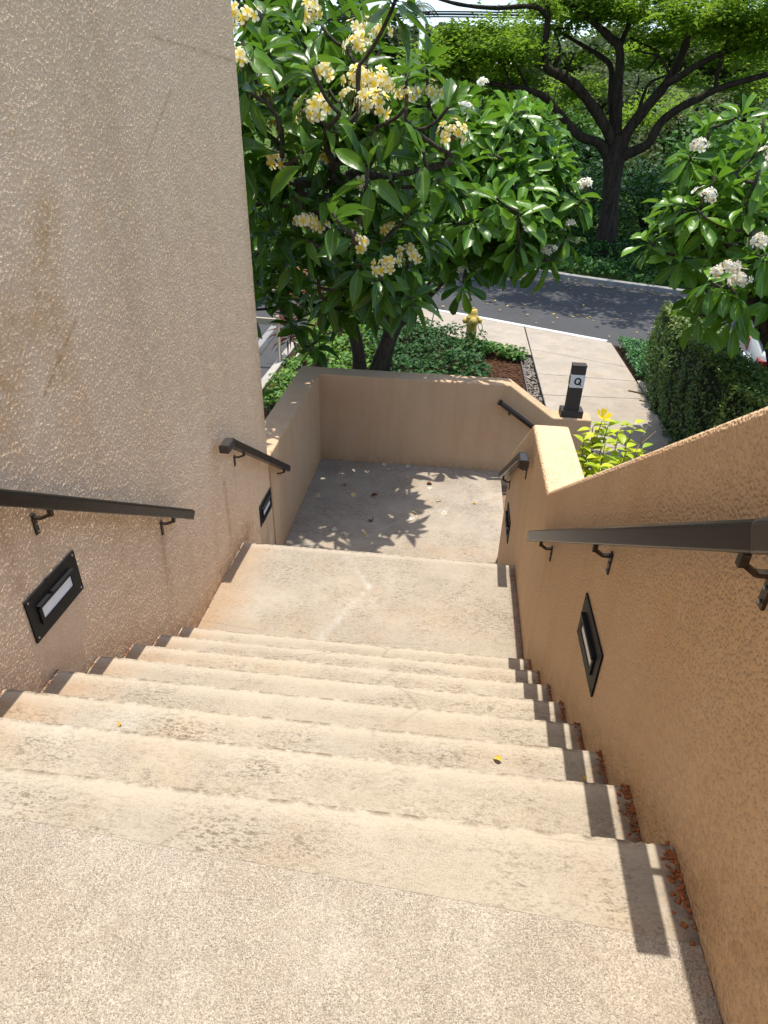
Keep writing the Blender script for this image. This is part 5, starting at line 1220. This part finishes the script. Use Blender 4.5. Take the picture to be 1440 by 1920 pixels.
# ------------------------------------------------------------------ fallen flowers and leaves
def fallen_flower(label, x, y, z, kind, s=1.0):
    o = bpy.data.objects.new('fallen_flower', FM[kind]); COL.objects.link(o); o.location = (x, y, z+.012*s); o.scale = (s, s, s)
    o.rotation_euler = (rng.normal(0, .3), rng.normal(0, .3), rng.uniform(0, 6.28)); return tag(o, label, 'flower', 'blossoms fallen on the lower landing')
FL = [(-.71, 7.06, 'white', 'fallen white blossom at the foot of the back wall, left of its neighbour'), (-.62, 6.95, 'white', 'largest fallen white blossom just below the back wall'), (-.42, 7.06, 'white', 'fallen white blossom at the foot of the back wall, right of its neighbours'),
      (-1.22, 6.75, 'white', 'fallen white blossom in shade near the left back corner of the landing'), (-1.07, 6.33, 'white', 'fallen white blossom in shade beside a brown leaf'), (-1.36, 6.18, 'white', 'fallen white blossom nearest the left landing wall'),
      (-.12, 6.55, 'white', 'fallen white blossom in the sun below a red brown leaf'), (-.01, 6.28, 'white', 'fallen white blossom lying on the sunlit pale landing, middle'), (-.28, 5.85, 'white', 'fallen white blossom below the yellow one at the shadow edge'),
      (-1.06, 5.52, 'white', 'fallen white blossom nearest the lower steps at left'), (.06, 6.02, 'white', 'rightmost small fallen white blossom on the sunlit landing'), (-.97, 6.26, 'yellow', 'fallen yellow blossom in shade at the left of the landing'), (-.25, 5.98, 'yellow', 'fallen yellow blossom at the shadow edge in the middle of the landing')]
for i, (x, y, k, lab) in enumerate(FL): fallen_flower(lab, x, y, ZL, k, 1.0 if 'largest' in lab else rng.uniform(.62, .8))
tmF = leaf_template('bed', .3, .5, 4)
meD = raw('_fallen_leaf', tmF[0]*.075, tmF[1], M['leaf_dry']); meY = raw('_fallen_yellow_leaf', tmF[0]*.05, tmF[1], M['leaf_fallen_yellow'])
for x, y, z, me, s, lab in ((-1.1, 6.46, ZL, meD, .9, 'brown dry leaf in shade near the left landing wall'), (-.77, 6.26, ZL, meD, 1.1, 'brown dry leaf in the middle of the leaf shadow'), (-.17, 6.65, ZL, meD, 1.0, 'red brown dry leaf below the back wall in the sun'),
                            (-.69, 5.72, ZL, meD, 1.2, 'brown curled leaf in shade nearest the lower steps'), (.37, 6.29, ZL, meY, .9, 'small yellow leaf on the sunlit right of the lower landing'), (-.72, 5.5, ZL, meY, .9, 'small yellow leaf in shade nearest the lower steps'), (-1.0, 7.03, ZL, meY, .8, 'small yellow leaf at the foot of the back wall, far left'),
                            (.27, 1.42, -2*RIS, meY, .62, 'yellow leaf lying on a worn step right of the middle'), (-1.03, 1.41, -2*RIS, meY, .38, 'tiny yellow leaf on a step near the left wall'), (.53, 1.40, -2*RIS, meY, .40, 'small yellow leaf in the rail shadow by the right wall'), (.50, 2.2, -5*RIS, meY, .35, 'tiny yellow leaf in the sunlit strip beside the right wall')):
    o = bpy.data.objects.new('fallen_leaf', me); COL.objects.link(o); o.location = (x, y, z+.008); o.scale = (s, s, s); o.rotation_euler = (rng.normal(0, .2), rng.normal(0, .2), rng.uniform(0, 6.28)); tag(o, lab, 'leaf', 'fallen leaves')
a = Acc(); a.tube([(3.2, 11.42, G+.012), (3.38, 11.33, G+.02), (3.56, 11.2, G+.012)], [.012, .016, .008], 6); tag(a.build('twig', M['stalk']), 'brown twig lying across the path edge by the hedge', 'twig')
a = Acc(); a.tube([(3.30, 10.98, G+.01), (3.48, 10.85, G+.015)], [.010, .006], 6); tag(a.build('twig', M['stalk']), 'shorter brown twig nearest the hedge corner', 'twig')
# litter of small dry leaves on the road and path
K = 260; x = rng.uniform(-1, 7, K); y = rng.uniform(14.5, 21.5, K); m = (y > np.interp(x, [p.x for p in nearS], [p.y for p in nearS])+.2) & (y < np.interp(x, [p.x for p in farS], [p.y for p in farS])-.05)
x, y = x[m], y[m]; yy = np.interp(x, [p.x for p in farS], [p.y for p in farS]); k2 = rng.random(len(x)) < .5; y[k2] = yy[k2]-abs(rng.normal(0, .25, k2.sum()))-.03
T3 = np.stack([x, y, np.full(len(x), RZ+.062)], 1)
tag(scatter('leaf_litter', mini_leaf(.3), (rnd_rot(len(x), .9, rng.uniform(.05, .11, len(x))), T3), rng.uniform(0, 1, len(x)), M['leaf_fallen_yellow']), 'small dry leaves littering the asphalt road', 'leaf litter', kind='stuff')
